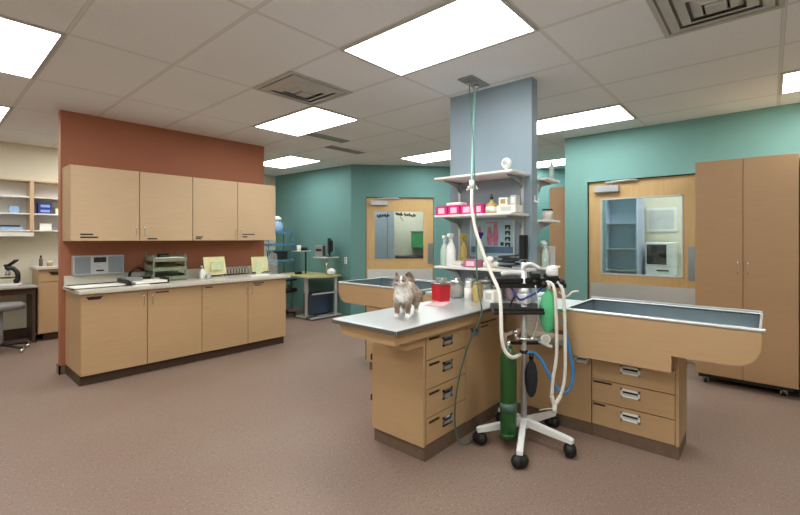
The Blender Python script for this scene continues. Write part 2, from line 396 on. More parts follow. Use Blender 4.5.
# unseen panels, added to brighten the rooms beyond
dup(lf, (1.35, 6.6, H), 0, 'added ceiling panel out of view overhead', LG)
dup(lf, (6.1, .8, H), 0, 'added ceiling panel out of view overhead', LG)
dup(lf, (5.12, 5.955, H), -PI/4, 'added ceiling panel out of view overhead', LG)
dup(lf, (6.1, -.6, H), 0, 'added ceiling panel out of view overhead', LG)
dup(lf, (6.1, 6.1, H), -PI/4, 'added ceiling panel out of view overhead', LG)

def diffuser(loc, lab):
    k = thing('ceiling_vent', lab, 'vent', loc)
    B().box(0, .61, 0, .03, -.012, 0).box(0, .61, .58, .61, -.012, 0).box(0, .03, .03, .58, -.012, 0).box(.58, .61, .03, .58, -.012, 0).build('frame', M['vent'], k)
    B().box(.03, .58, .03, .58, -.003, -.001).build('backing', M['ventd'], k)
    for n, (a, dz) in enumerate(((.045, .014), (.115, .022), (.185, .030))):
        b = B(); w_ = .055; z0, z1 = -.004-dz, -.006
        for (p, q) in ((0, 0), (1, 0), (1, 1), (0, 1)): pass
        lo, hi = a, .61-a
        # sloped louvre ring
        ring = [(lo, lo, z1), (hi, lo, z1), (hi, hi, z1), (lo, hi, z1)]; inn = [(lo+w_, lo+w_, z0), (hi-w_, lo+w_, z0), (hi-w_, hi-w_, z0), (lo+w_, hi-w_, z0)]
        v1 = [b.bm.verts.new(p) for p in ring]; v2 = [b.bm.verts.new(p) for p in inn]
        v3 = [b.bm.verts.new((p[0], p[1], p[2]-.006)) for p in ring]; v4 = [b.bm.verts.new((p[0], p[1], p[2]-.006)) for p in inn]
        for q in range(4):
            r_ = (q+1) % 4
            b.bm.faces.new((v1[q], v1[r_], v2[r_], v2[q])); b.bm.faces.new((v3[q], v4[q], v4[r_], v3[r_]))
            b.bm.faces.new((v1[q], v3[q], v3[r_], v1[r_])); b.bm.faces.new((v2[q], v2[r_], v4[r_], v4[q]))
        b.build('louvre', M['vent'], k)
    B().box(.255, .355, .255, .355, -.05, -.012, .004).build('centre_plate', M['vent'], k)
diffuser((1.813, 2.98, H), 'square louvred air diffuser in the ceiling between the two centre panels')
diffuser((2.423, -.07, H), 'large square louvred air diffuser at the top right of the ceiling')
for n, (x, y, lab) in enumerate(((2.99, 4.50, 'grey return grille in the ceiling, nearer of the two past the panel'), (3.63, 4.93, 'grey return grille in the ceiling, farther of the two toward the teal wall'))):
    k = thing('return_grille', lab, 'vent', (x, y, H), 0, 'return grilles')
    B().box(0, .62, 0, .18, -.008, 0).build('frame', M['louver'], k)
    b = B()
    for q in range(5): b.box(.02, .6, .022+q*.03, .03+q*.03, -.012, -.008)
    b.build('slats', M['grey'], k)
k = thing('ceiling_hose_plate', 'grey metal plate in the ceiling where the hoses come down', 'fitting', (2.76, 1.9, H))
B().box(0, .27, 0, .15, -.012, 0, .003).build('plate', M['grey'], k); B().box(.02, .12, .02, .13, -.016, -.012).build('recess', M['ventd'], k)
B().cyl((.18, .08, -.05), (.18, .08, -.012), .022).build('hose_outlet', M['chrome'], k)
B().cyl((.09, .1, -.035), (.09, .1, -.012), .012).build('gas_outlet', M['chrome'], k)

# ------------------------------------------------------------------ cabinet kit
def pull_bar(b, x, y, z0, z1, out):     # vertical bow handle; out = unit vector (x,y) off the face
    ox, oy = out
    b.tube([(x, y, z0), (x+ox*.028, y+oy*.028, z0+.008), (x+ox*.03, y+oy*.03, (z0+z1)/2), (x+ox*.028, y+oy*.028, z1-.008), (x, y, z1)], .004, 8)

def wall_run(name, lab, x0, splits, yf, yb, z0, z1, kick, labels, m, group):
    k = thing(name, lab, 'cabinet', (x0, 0, 0), 0, group)
    xe = splits[-1]-x0
    side = B().box(0, xe, yf+.02, yb, z0, z1)
    side.build('carcass', M['wood_side'] if not kick else M['wood_low'], k)
    if kick: B().box(.0, xe, yf+.06, yb, 0, z0).build('kick_base', M['kick_dark'], k)
    for n in range(len(splits)-1):
        a, c = splits[n]-x0+.003, splits[n+1]-x0-.003
        d = B().box(a, c, yf, yf+.02, z0+.002, z1-.003, .0015).build('door', m, k)
        right = labels[n][0]
        hx = c-.035 if right else a+.035
        b = B()
        if kick: pull_bar(b, hx, yf, z1-.16, z1-.05, (0, -1))
        else: pull_bar(b, hx, yf, z0+.05, z0+.16, (0, -1))
        b.build('handle', M['chrome'], d)
        for (dx, w_, dz, hgt) in labels[n][1]:
            zz = z1-dz if kick else z0+dz
            if hgt > .02:                       # black cup label holder
                B().prism([(a+dx, zz), (a+dx+w_, zz), (a+dx+w_*.82, zz-hgt), (a+dx+w_*.18, zz-hgt)], 'y', yf-.004, yf-.0005).build('label_strip', M['label'], d)
            else: B().box(a+dx, a+dx+w_, yf-.003, yf-.0005, zz-hgt, zz).build('label_strip', M['label'], d)
    return k
US = [.918, 1.482, 2.006, 2.532, 3.045]
wall_run('wall_cabinet', 'pair of beige wall cupboard doors at the left end of the orange wall', US[0], US[0:3], 5.40, 5.765, 1.375, 2.13, False,
  [(True, [(.07, .10, .075, .014), (.07, .14, .045, .014)]), (False, [(.07, .09, .03, .014)])], M['wood'], 'wall cupboards on the orange wall')
wall_run('wall_cabinet', 'pair of beige wall cupboard doors at the right end of the orange wall', US[2], US[2:5], 5.40, 5.765, 1.375, 2.13, False,
  [(True, [(.03, .08, .05, .012), (.03, .06, .03, .012)]), (False, [(.06, .16, .085, .012), (.06, .06, .055, .016)])], M['wood'], 'wall cupboards on the orange wall')
LS = [.94, 1.465, 1.987, 2.512, 3.021]
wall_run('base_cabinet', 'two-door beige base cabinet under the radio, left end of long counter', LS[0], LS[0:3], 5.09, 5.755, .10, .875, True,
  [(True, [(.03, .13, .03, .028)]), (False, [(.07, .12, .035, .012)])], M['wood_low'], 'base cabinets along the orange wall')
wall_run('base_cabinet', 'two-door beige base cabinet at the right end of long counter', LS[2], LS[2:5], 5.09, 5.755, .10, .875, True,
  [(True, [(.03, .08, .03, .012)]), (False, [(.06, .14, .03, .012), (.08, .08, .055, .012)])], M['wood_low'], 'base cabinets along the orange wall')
k = thing('worktop', 'long speckled off-white worktop along the orange wall', 'worktop', (0, 0, 0))
B().box(.918, 3.06, 5.04, 5.755, .876, .914, .006, 2).build('slab', M['worktop'], k)
B().box(.926, 3.06, 5.735, 5.755, .9145, 1.015, .003).build('backsplash', M['worktop'], k)

# tall cabinet by the right wall
k = thing('tall_cabinet', 'tall tan two-door cabinet on black casters beside the right door', 'cabinet', (4.66, -.2, 0))
B().box(.02, .62, 0, .774, .10, 2.14).build('carcass', M['wood_tall'], k)
B().box(.05, .58, .03, .75, .055, .0995).build('base', M['black'], k)
for (a, c, hs) in ((.395, .772, -1), (.002, .390, 1)):
    d = B().box(0, .02, a, c, .10, 2.14, .0015).build('door', M['wood_tall'], k)
    hy = a+.035 if hs < 0 else c-.035
    b = B(); pull_bar(b, 0, hy, 1.07, 1.19, (-1, 0)); b.build('handle', M['chrome'], d)
for x in (.08, .54):
    for y in (.1, .69):
        c_ = B().tube([(x, y-.015, .027), (x, y+.015, .027)], .027, 14, smooth=False).build('caster', M['rubber'], k)
        B().box(x-.02, x+.02, y-.024, y-.018, .02, .055).box(x-.02, x+.02, y+.018, y+.024, .02, .055).box(x-.02, x+.02, y-.024, y+.024, .048, .0545).build('fork', M['chrome'], c_)
k = thing('tall_cabinet', 'tall tan cabinet cut off by the right edge of the photo', 'cabinet', (4.66, -1.0, 0))
B().box(.02, .62, 0, .785, .10, 2.14).build('carcass', M['wood_tall'], k); B().box(.05, .58, .03, .75, 0, .0995).build('base', M['black'], k)
for (a, c) in ((.395, .783), (.002, .390)): B().box(0, .02, a, c, .10, 2.14, .0015).build('door', M['wood_tall'], k)

# ------------------------------------------------------------------ island
def cup_pull(parent, cx, cz, axis, face, sgn, w_=.12, h_=.052, frame=None, inner=None):
    """rectangular recessed pull; axis is the run direction ('x' or 'y'), face the plane coordinate, sgn the outward sign"""
    frame = frame or M['lgrey']; inner = inner or M['dark']
    def bx(b, a0, a1, z0, z1, t0, t1):
        f0, f1 = face+sgn*t0, face+sgn*t1
        if axis == 'x': b.box(a0, a1, f0, f1, z0, z1)
        else: b.box(f0, f1, a0, a1, z0, z1)
    b = B(); a0, a1, z0, z1 = cx-w_/2, cx+w_/2, cz-h_/2, cz+h_/2; e = .012
    bx(b, a0, a1, z1-e*1.1, z1, .0005, .008); bx(b, a0, a1, z0, z0+e, .0005, .008); bx(b, a0, a0+e, z0, z1, .0005, .008); bx(b, a1-e, a1, z0, z1, .0005, .008)
    h = b.build('handle', frame, parent)
    b = B(); bx(b, a0+e, a1-e, z0+e, z1-e*1.1, .0005, .002); pl = b.build('backplate', M['grey'] if axis == 'x' else M['lgrey'], h)
    b = B(); m_ = (z0+z1)/2; bx(b, a0+e*1.3, a1-e*1.3, m_, z1-e*1.2, .0022, .004); b.build('recess', inner, h)
    return h
def slot(parent, a0, a1, z0, z1, axis, face, sgn):
    b = B()
    if axis == 'x': b.box(a0, a1, face+sgn*.0005, face+sgn*.004, z0, z1)
    else: b.box(face+sgn*.0005, face+sgn*.004, a0, a1, z0, z1)
    b.build('label_strip', M['label'], parent)

# left arm: drawer unit, face Y=1.70, X 1.95..2.393
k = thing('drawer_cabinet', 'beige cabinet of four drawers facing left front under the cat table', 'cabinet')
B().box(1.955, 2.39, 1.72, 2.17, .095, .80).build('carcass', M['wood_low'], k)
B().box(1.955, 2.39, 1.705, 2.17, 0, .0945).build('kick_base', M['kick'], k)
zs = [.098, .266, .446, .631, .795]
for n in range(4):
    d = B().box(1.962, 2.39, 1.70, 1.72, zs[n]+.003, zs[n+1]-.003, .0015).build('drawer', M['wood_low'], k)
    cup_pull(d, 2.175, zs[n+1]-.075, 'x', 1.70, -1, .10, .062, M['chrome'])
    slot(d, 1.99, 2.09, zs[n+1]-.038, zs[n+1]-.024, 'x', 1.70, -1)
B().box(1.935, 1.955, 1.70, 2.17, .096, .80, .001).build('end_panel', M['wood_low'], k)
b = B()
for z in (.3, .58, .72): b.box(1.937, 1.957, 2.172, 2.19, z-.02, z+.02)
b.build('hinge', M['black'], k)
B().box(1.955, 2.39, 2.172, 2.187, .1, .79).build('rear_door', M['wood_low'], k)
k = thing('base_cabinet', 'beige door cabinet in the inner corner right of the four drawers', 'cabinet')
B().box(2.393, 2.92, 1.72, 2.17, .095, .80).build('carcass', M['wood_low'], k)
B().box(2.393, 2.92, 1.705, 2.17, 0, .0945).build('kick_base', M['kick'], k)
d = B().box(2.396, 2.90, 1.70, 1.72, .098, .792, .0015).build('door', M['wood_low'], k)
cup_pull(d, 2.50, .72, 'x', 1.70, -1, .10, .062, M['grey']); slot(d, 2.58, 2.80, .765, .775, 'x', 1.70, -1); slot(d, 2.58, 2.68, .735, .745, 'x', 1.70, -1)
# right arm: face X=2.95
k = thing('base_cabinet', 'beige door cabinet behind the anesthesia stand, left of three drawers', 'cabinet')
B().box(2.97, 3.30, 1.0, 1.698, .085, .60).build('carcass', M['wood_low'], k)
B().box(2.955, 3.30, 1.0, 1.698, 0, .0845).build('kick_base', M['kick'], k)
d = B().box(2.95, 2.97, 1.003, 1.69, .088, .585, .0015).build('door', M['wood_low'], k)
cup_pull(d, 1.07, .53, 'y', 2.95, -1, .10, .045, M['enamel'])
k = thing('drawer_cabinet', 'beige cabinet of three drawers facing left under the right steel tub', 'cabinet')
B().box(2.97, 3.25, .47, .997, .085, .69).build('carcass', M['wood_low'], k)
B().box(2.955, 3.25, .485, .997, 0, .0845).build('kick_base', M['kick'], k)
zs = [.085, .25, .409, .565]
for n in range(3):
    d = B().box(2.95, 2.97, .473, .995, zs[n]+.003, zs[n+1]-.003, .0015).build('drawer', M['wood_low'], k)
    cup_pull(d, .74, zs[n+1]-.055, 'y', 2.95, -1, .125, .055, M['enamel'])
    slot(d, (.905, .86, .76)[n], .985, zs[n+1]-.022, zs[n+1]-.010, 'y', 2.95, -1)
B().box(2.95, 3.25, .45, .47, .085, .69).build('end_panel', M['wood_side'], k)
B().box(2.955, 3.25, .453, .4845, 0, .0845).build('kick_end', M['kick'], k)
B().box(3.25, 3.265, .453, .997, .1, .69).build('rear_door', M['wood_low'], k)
B().box(3.265, 3.28, .452, .475, .52, .55).build('hinge', M['black'], k)
# core filler and back arm pedestal
k = thing('island_core', 'beige cabinet core of the island behind the slate blue wall', 'cabinet')
B().box(2.93, 3.30, 2.18, 2.585, .09, .868).box(3.0, 3.3, 1.72, 2.18, .62, .868).build('carcass', M['wood_low'], k); B().box(2.95, 3.28, 2.2, 2.58, 0, .0895).build('kick_base', M['kick'], k)
k = thing('base_cabinet', 'beige pedestal cabinet under the far steel tub', 'cabinet')
B().box(2.96, 3.4, 2.63, 3.40, .09, .69).build('carcass', M['wood_low'], k); B().box(2.98, 3.38, 2.63, 3.38, 0, .0895).build('kick_base', M['kick'], k)
B().box(2.94, 2.96, 2.64, 3.39, .1, .68).build('door', M['wood_low'], k)
B().box(2.945, 3.4, 3.40, 3.41, .1, .69).build('end_panel', M['dark'], k)

# steel examination top of the left arm with its wooden apron
k = thing('exam_table_top', 'flat stainless steel table top that the cat stands on', 'table top')
B().box(1.60, 3.095, 1.60, 2.165, .872, .90, .004, 2).box(2.93, 3.095, 2.1, 2.55, .872, .9).box(3.0, 3.30, 1.16, 1.59, .872, .9).box(3.205, 3.60, 1.59, 2.55, .872, .9).box(2.81, 3.02, 1.16, 1.60, .872, .9).build('steel_sheet', M['steel'], k)
B().box(1.5975, 1.5995, 1.602, 2.163, .8735, .8935).box(1.602, 2.80, 1.5975, 1.5995, .8735, .8935).build('edge_band', M['edge'], k)
# end apron with a rounded far lower corner
def rounded(pts_lo, r, n=6): return pts_lo
yA, yB, zT, zB, R_ = 1.645, 2.14, .871, .80, .06
arc = [(yB-R_+R_*math.sin(t), zB+R_-R_*math.cos(t)) for t in [PI/2*q/6 for q in range(7)]]
B().prism([(yA, zT), (yA, zB)]+arc+[(yB, zT)], 'x', 1.635, 1.655).build('end_apron', M['wood_low'], k)
B().box(1.655, 2.81, 1.645, 1.665, .803, .871).box(1.655, 2.93, 2.12, 2.14, .803, .871).box(1.655, 2.9, 1.665, 2.12, .803, .812).build('side_apron', M['wood_low'], k)
B().prism([(1.70, .802), (1.934, .802), (1.934, .735), (1.78, .735), (1.735, .755)], 'y', 1.695, 1.72).build('support_bracket', M['wood_low'], k)

def tub(lab, x0, x1, ya, yb, free, core_low):
    """open steel tub in a wooden apron; free = y of the overhanging end, core_low = y range with a cabinet below"""
    k = thing('steel_tub', lab, 'tub')
    z = .914; rim = .024; dep = .12
    b = B()
    b.box(x0, x0+rim, ya, yb, z-.022, z, .008, 2).box(x1-rim, x1, ya+(.018 if free < yb-.1 else 0), yb, z-.022, z, .008, 2)
    e0, e1 = (ya+.018, ya+.032) if free < (ya+yb)/2 else (ya, ya+rim)
    b.box(x0+rim-.002, x1-.001, e0, e1, z-.022, z, .005, 2).box(x0+rim-.002, x1-rim+.002, yb-rim, yb, z-.022, z, .006, 2)
    rm = b.build('rim', M['steel'], k)
    b = B(); t = .004; X0, X1, Y0, Y1 = x0+rim, x1-rim, e1, yb-rim
    b.box(X0-t, X0, Y0, Y1, z-dep, z-.004).box(X1, X1+t, Y0, Y1, z-dep, z-.004).box(X0, X1, Y0-t, Y0, z-dep, z-.004).box(X0, X1, Y1, Y1+t, z-dep, z-.004).box(X0, X1, Y0, Y1, z-dep-t, z-dep)
    b.build('basin', M['steel2'], k)
    # raised lip at the back
    b = B(); b.box(x1-.012, x1, ya+.02, yb, z-.001, z+.014, .003); b.build('back_lip', M['steel'], k)
    zt, zb, R_ = z-.023, .69, .13
    s_ = 1 if free > (ya+yb)/2 else -1
    far = free-s_*(.02 if s_ < 0 else .006)
    arc = [(far-s_*(R_-R_*math.sin(t)), zb+R_-R_*math.cos(t)) for t in [PI/2*q/8 for q in range(9)]]
    near = ya+.01 if s_ > 0 else yb-.01
    lo, hi = core_low
    if s_ < 0: pts = [(near, zt), (near, .588), (lo, .588), (lo, zb)]+arc+[(far, zt)]
    else: pts = [(near, zt), (near, .69), (lo, .69)]+arc+[(far, zt)]
    B().prism(pts, 'x', x0+.004, x0+.019).build('front_apron', M['wood_low'], k)
    pts2 = [(near, zt), (near, zb)]+arc+[(far, zt)]
    B().prism(pts2, 'x', x1-.019, x1-.004).build('rear_apron', M['wood_low'], k)
    B().box(x0+.02, x1-.02, min(far, far-s_*.012), max(far, far-s_*.012), .78, zt).box(x0+.02, x1-.02, min(near, far)+.1, max(near, far)-.1, .693, .70).build('end_apron', M['wood_low'], k)
    b = B().cyl(((x0+x1)/2, (ya+yb)/2, z-dep+.0), ((x0+x1)/2, (ya+yb)/2, z-dep+.004), .03); b.build('drain', M['chrome'], k)
    return k
tub('long steel tub with tan wooden apron on the right arm of the island', 2.80, 3.40, .015, 1.15, .015, (.47, 1.0))
tub('steel tub with curved tan apron on the far arm, behind the cat', 2.92, 3.58, 2.60, 3.85, 3.85, (3.40, 2.6))

# shelves on the slate blue wall
def shelf(z, lab, x0, x1, y0, y1, m):
    k = thing('wall_shelf', lab, 'shelf', (0, 0, z), 0, 'white shelves on the slate blue wall')
    B().box(x0, x1, y0, y1, -.02, 0, .004).build('board', m, k)
    s_ = -1 if x0 < 3.1 else 1
    f = 3.099 if s_ < 0 else 3.201
    for y in (y0+.07, y1-.07):
        B().prism([(f, -.021), (f+s_*.24, -.021), (f+s_*.24, -.032), (f+s_*.05, -.07), (f, -.13)], 'y', y-.006, y+.006).build('bracket', M['grey'], k)
shelf(1.935, 'top white shelf on the front of the slate blue wall', 2.80, 3.098, 1.56, 2.335, M['shelfw'])
shelf(1.605, 'middle white shelf holding the magenta boxes', 2.80, 3.098, 1.56, 2.335, M['shelfw'])
shelf(1.16, 'lowest white shelf holding spray bottles, on slate blue wall', 2.80, 3.098, 1.50, 2.335, M['shelfw'])
shelf(1.91, 'upper white shelf on the rear side of the slate blue wall', 3.202, 3.50, 1.46, 2.33, M['shelfw'])
shelf(1.56, 'lower cream shelf on the rear side of the slate blue wall', 3.202, 3.50, 1.46, 2.33, M['shelfw'])
shelf(1.16, 'lowest white shelf on rear side of slate blue wall, holding carton', 3.202, 3.50, 1.46, 2.33, M['shelfw'])
b = B()
for y in (1.62, 2.27): b.box(3.088, 3.099, y-.012, y+.012, .95, 1.95)
tag(b.build('shelf_rail', M['alu']), 'slotted metal shelf uprights on the slate blue wall', 'rail')

# poster on the wing wall
k = thing('poster', 'blue grey poster with standing figures under the middle shelf', 'poster', (3.097, 1.92, 1.41))
B().box(-.006, 0, -.215, .215, -.16, .15).build('sheet', M['poster'], k)
B().box(-.008, -.0061, -.215, .215, -.135, -.08).build('blue_band', M['posterd'], k)
for n, (y, h_) in enumerate(((.13, .17), (.02, .16), (-.04, .19))):
    B().prism([(y-.02, -.07), (y+.02, -.07), (y+.032, .0), (y+.015, -.07+h_), (y-.012, -.07+h_+.005), (y-.03, .01)], 'x', -.009, -.0061).build('figure', M['figure'], k)
for n in range(4):
    z = .10-.05*n
    B().box(-.009, -.0061, -.185, -.135, z-.012, z+.006).box(-.009, -.0061, -.185, -.168, z-.03, z-.012).box(-.009, -.0061, -.15, -.135, z-.026, z-.012).build('lettering', M['label'], k)
B().box(-.009, -.0061, -.12, -.09, -.07, -.04).build('lettering', M['label'], k)
B().box(-.009, -.0061, -.06, .06, .125, .137).build('lettering', M['figure'], k)
b = B().box(-.012, 0, .215, .228, -.165, .155).box(-.012, 0, -.228, -.215, -.165, .155).box(-.012, 0, -.215, .215, -.172, -.16); b.build('frame', M['alu'], k)

# ------------------------------------------------------------------ shelf contents
def box_thing(name, lab, cat, loc, w_, d_, h_, m, m2=None, rotz=0, group=None, lid=None):
    k = thing(name, lab, cat, loc, rotz, group)
    B().box(-w_/2, w_/2, -d_/2, d_/2, 0.001, h_, .002).build('carton', m, k)
    if m2: B().box(-w_/2-.0015, -w_/2, -d_*.28, d_*.28, h_*.2, h_*.8).build('box_label', m2, k)
    if lid: B().box(-w_/2+.01, w_/2-.01, -d_/2+.01, d_/2-.01, h_, h_+.002).build('flap', lid, k)
    return k
for y, lab in ((2.285, 'leftmost magenta glove box on the middle shelf'), (2.150, 'second magenta glove box from the left, under white tissues'), (2.015, 'third magenta glove box from left, behind the hose'), (1.895, 'rightmost magenta box on the middle shelf')):
    box_thing('glove_box', lab, 'box', (2.90, y, 1.605), .12, .122 if y > 1.9 else .09, .08, M['pink'], M['pinkl'], group='magenta boxes on the middle shelf')
k = thing('tissue_packet', 'white packet lying on top of the magenta boxes', 'packet', (2.9, 2.17, 1.686))
b = B().box(-.05, .05, -.09, .07, .001, .028, .008, 2); b.build('wrapper', M['paper'], k); B().box(-.03, .03, -.03, .03, .028, .03).build('opening', M['lgrey'], k)
def bottle(lab, loc, prof, m, capm, cap, group=None, labm=None, labz=None, name='bottle', cat='bottle'):
    k = thing(name, lab, cat, loc, 0, group)
    B().lathe(prof, seg=18).build('bottle_body', m, k)
    if cap: B().lathe(cap, seg=14).build('cap', capm, k)
    if labm:
        r = labz[2]; B().lathe([(r, labz[0]), (r+.0015, labz[0]), (r+.0015, labz[1]), (r, labz[1])], seg=18).build('bottle_label', labm, k)
    return k
bottle('small clear bottle with black cap on the middle shelf', (2.90, 1.80, 1.606), [(.045, 0), (.05, .01), (.05, .06), (.045, .075), (.015, .10), (.013, .115)], M['amber'], M['black'], [(.015, .116), (.015, .14), (.006, .143), (.006, .16), (0, .161)], labm=M['paper'], labz=(.012, .055, .0505))
box_thing('supply_box', 'white box at the right end of the middle shelf, lower one', 'box', (2.91, 1.64, 1.606), .12, .17, .06, M['paper'], M['lgrey'])
box_thing('supply_box', 'white carton stacked on the white box, left one', 'box', (2.91, 1.675, 1.668), .09, .08, .06, M['paper'], M['amber'])
box_thing('supply_box', 'narrow pale carton stacked on white box, right one', 'box', (2.91, 1.59, 1.668), .07, .05, .075, M['lgrey'], M['paper'])
k = thing('intercom_fan', 'small white round device on the right end of the top shelf', 'device', (2.93, 1.68, 1.936))
B().lathe([(.035, .001), (.035, .012), (.012, .02), (.012, .04), (0, .041)]).build('foot', M['enamel'], k); B().ball((0, 0, .075), .045, 16, (.75, 1, 1)).build('head', M['enamel'], k)
B().ball((-.03, 0, .08), .022, 12, (.4, 1, 1)).build('lens', M['lgrey'], k)
k = thing('wall_hook', 'small white hook on the edge of the slate blue wall', 'hook', (3.15, 1.539, 1.73))
B().box(-.012, .012, -.006, 0, -.03, .03, .002).tube([(0, -.004, -.01), (0, -.03, -.03), (0, -.034, .0)], .006, 8).build('hook_body', M['enamel'], k)
# rear shelf things
bottle('dark capped jar on the upper rear shelf', (3.36, 1.68, 1.911), [(.04, 0), (.04, .06), (.03, .07)], M['cotton'], M['black'], [(.034, .071), (.036, .10), (0, .102)])
bottle('clear tall bottle on the upper rear shelf', (3.40, 1.50, 1.911), [(.02, 0), (.02, .12), (.01, .14), (.01, .16), (0, .16)], M['spray'], M['grey'], None)
bottle('cream jar with dark lid on the lower rear shelf', (3.36, 1.52, 1.561), [(.045, 0), (.045, .075), (.04, .08)], M['cotton'], M['black'], [(.044, .081), (.044, .095), (0, .096)])
# lowest shelf
sprp = [(.034, 0), (.038, .01), (.038, .13), (.03, .16), (.014, .20), (.014, .215), (.0, .216)]
def sprayer(loc, lab, m, hm, sc=1., rz=0):
    k = thing('spray_bottle', lab, 'spray bottle', loc, rz, None)
    B().lathe([(r*sc, z*sc) for r, z in sprp], seg=18).build('bottle_body', m, k)
    B().box(-.05*sc, .03*sc, -.012*sc, .012*sc, .235*sc, .262*sc, .004).box(-.012*sc, .012*sc, -.01*sc, .01*sc, .21*sc, .24*sc).build('spray_head', hm, k)
    B().tube([(-.02*sc, 0, .238*sc), (-.03*sc, 0, .22*sc), (-.026*sc, 0, .2*sc)], .005*sc, 8).build('trigger', hm, k)
sprayer((2.89, 2.285, 1.161), 'frosted spray bottle at the left end of the lowest shelf', M['spray'], M['enamel'], 1.02, .4)
sprayer((2.87, 2.20, 1.161), 'white spray bottle, second from left on the lowest shelf', M['enamel'], M['enamel'], 1.08, .2)
sprayer((2.98, 2.14, 1.161), 'spray bottle with yellow top, third from left on lowest shelf', M['amber'], M['yellow'], 1.05)
sprayer((3.0, 1.98, 1.161), 'clear spray bottle with dark blue and white trigger on lowest shelf', M['spray'], M['navy'], 1.12)
k = thing('cotton_roll_tray', 'white tray with rolls of gauze on the lowest shelf', 'tray', (2.87, 2.11, 1.161))
B().box(-.05, .05, -.06, .06, 0, .012, .003).build('tray_base', M['enamel'], k)
for y in (-.035, 0, .035): B().cyl((-.045, y, .03), (.045, y, .03), .017, 12).build('gauze_roll', M['cotton'], k)
box_thing('tube_basket', 'pink striped box of tubes on the lowest shelf behind the hose', 'box', (2.87, 1.965, 1.161), .09, .14, .065, M['figure'], M['pinkl'])
k = thing('bandage_pile', 'pile of crumpled white wraps on the lowest shelf', 'bandages', (2.89, 1.80, 1.161))
for (x, y, z, r) in ((0, .04, .03, .03), (.02, -.03, .028, .028), (-.02, 0, .07, .028), (.0, .0, .03, .025)): B().ball((x, y, z), r, 10, (1, 1.2, .95)).build('wrap', M['paper'], k)
k = thing('clipper_cord', 'coiled black cord and clippers on the right of lowest shelf', 'clippers', (2.88, 1.63, 1.161))
B().tube([(.05*math.cos(t*.7)+.01*math.sin(t*3), .09*math.sin(t*.7), .012+.004*t) for t in range(0, 26)], .007, 6).build('cord', M['black'], k)
B().box(-.03, .03, -.05, .05, .05, .085, .012, 2).build('clipper_body', M['black'], k)
k = thing('wall_phone', 'black wall phone beside the poster, above lowest shelf', 'phone', (3.084, 1.60, 1.33))
B().box(-.03, 0, -.035, .035, -.1, .1, .006).build('phone_base', M['black'], k); B().box(-.055, -.03, -.025, .01, -.09, .09, .008, 2).build('handset', M['fabric'], k)

# ------------------------------------------------------------------ island counter items
k = thing('sharps_container', 'red sharps container with clear lid on steel counter', 'container', (2.60, 2.095, .901), -.3)
B().prism([(-.055, 0), (.055, 0), (.065, .13), (-.065, .13)], 'x', -.05, .05).build('tub_body', M['red'], k)
B().box(-.055, .055, -.068, .068, .13, .145, .003).box(-.03, .03, -.045, .045, .145, .185, .008, 2).build('lid', M['jar'], k)
k = thing('paper_sheet', 'pinkish paper lying on the steel counter before the red container', 'paper', (2.44, 1.99, .901), .2)
B().box(-.10, .10, -.07, .07, 0, .002).build('sheet', mat('pink_paper', '#d8b5b8', .8), k)
jp = [(.05, 0), (.055, .01), (.055, .10), (.045, .115), (.04, .12)]
def jar(loc, lab, fill, sc=1.):
    k = thing('glass_jar', lab, 'jar', loc, 0, 'jars on the island counter')
    B().lathe([(r*sc, z*sc) for r, z in jp]+[(0, .12*sc)]).build('jar_body', M['jar'], k)
    B().lathe([(.046*sc, .008*sc), (.048*sc, .04*sc), (.044*sc, .085*sc), (0, .095*sc)]).build('contents', fill, k)
    B().lathe([(.052*sc, .121*sc), (.052*sc, .135*sc), (.015*sc, .14*sc), (.015*sc, .155*sc), (0, .158*sc)]).build('lid', M['chrome'], k)
jar((2.82, 2.10, .901), 'glass jar of cotton right behind the red container', M['cotton'], 1.05)
jar((2.93, 2.02, .901), 'glass jar of cotton balls, second behind, under the lowest shelf', M['paper'], 1.2)
jar((2.94, 1.88, .901), 'glass jar of gauze under the lowest shelf, before island wall', M['cotton'], 1.15)
bottle('clear bottle with white label and white cap on the steel counter', (2.755, 1.93, .901), [(.032, 0), (.034, .008), (.034, .11), (.022, .13)], M['lgrey'], M['enamel'], [(.024, .131), (.024, .155), (0, .156)], labm=M['paper'], labz=(.02, .10, .0345))
bottle('amber bottle beside the white labelled bottle on steel counter', (2.735, 1.835, .901), [(.034, 0), (.036, .008), (.036, .12), (.026, .135)], M['amber'], M['amber'], [(.027, .136), (.027, .155), (0, .156)])
box_thing('supply_box', 'low white box on the steel counter left of the stand', 'box', (2.82, 1.755, .901), .09, .10, .085, M['paper'], M['lgrey'])
jar((2.99, 1.655, .901), 'large glass jar of swabs at the right end of steel counter', M['figure'], 1.2)
jar((2.92, 1.765, .901), 'glass jar with pinkish swabs left of the largest jar', M['cotton'], .85)
box_thing('supply_carton', 'pale carton with navy stripe on the lowest rear shelf', 'box', (3.42, 1.56, 1.161), .10, .13, .17, M['lgrey'], M['navy'])
sprayer((3.30, 1.53, 1.161), 'spray bottle standing on lowest rear shelf beside the pale carton', M['amber'], M['enamel'], .85)
sprayer((3.25, 1.49, 1.161), 'clear spray bottle with white head at the end of lowest rear shelf', M['spray'], M['enamel'], .8)

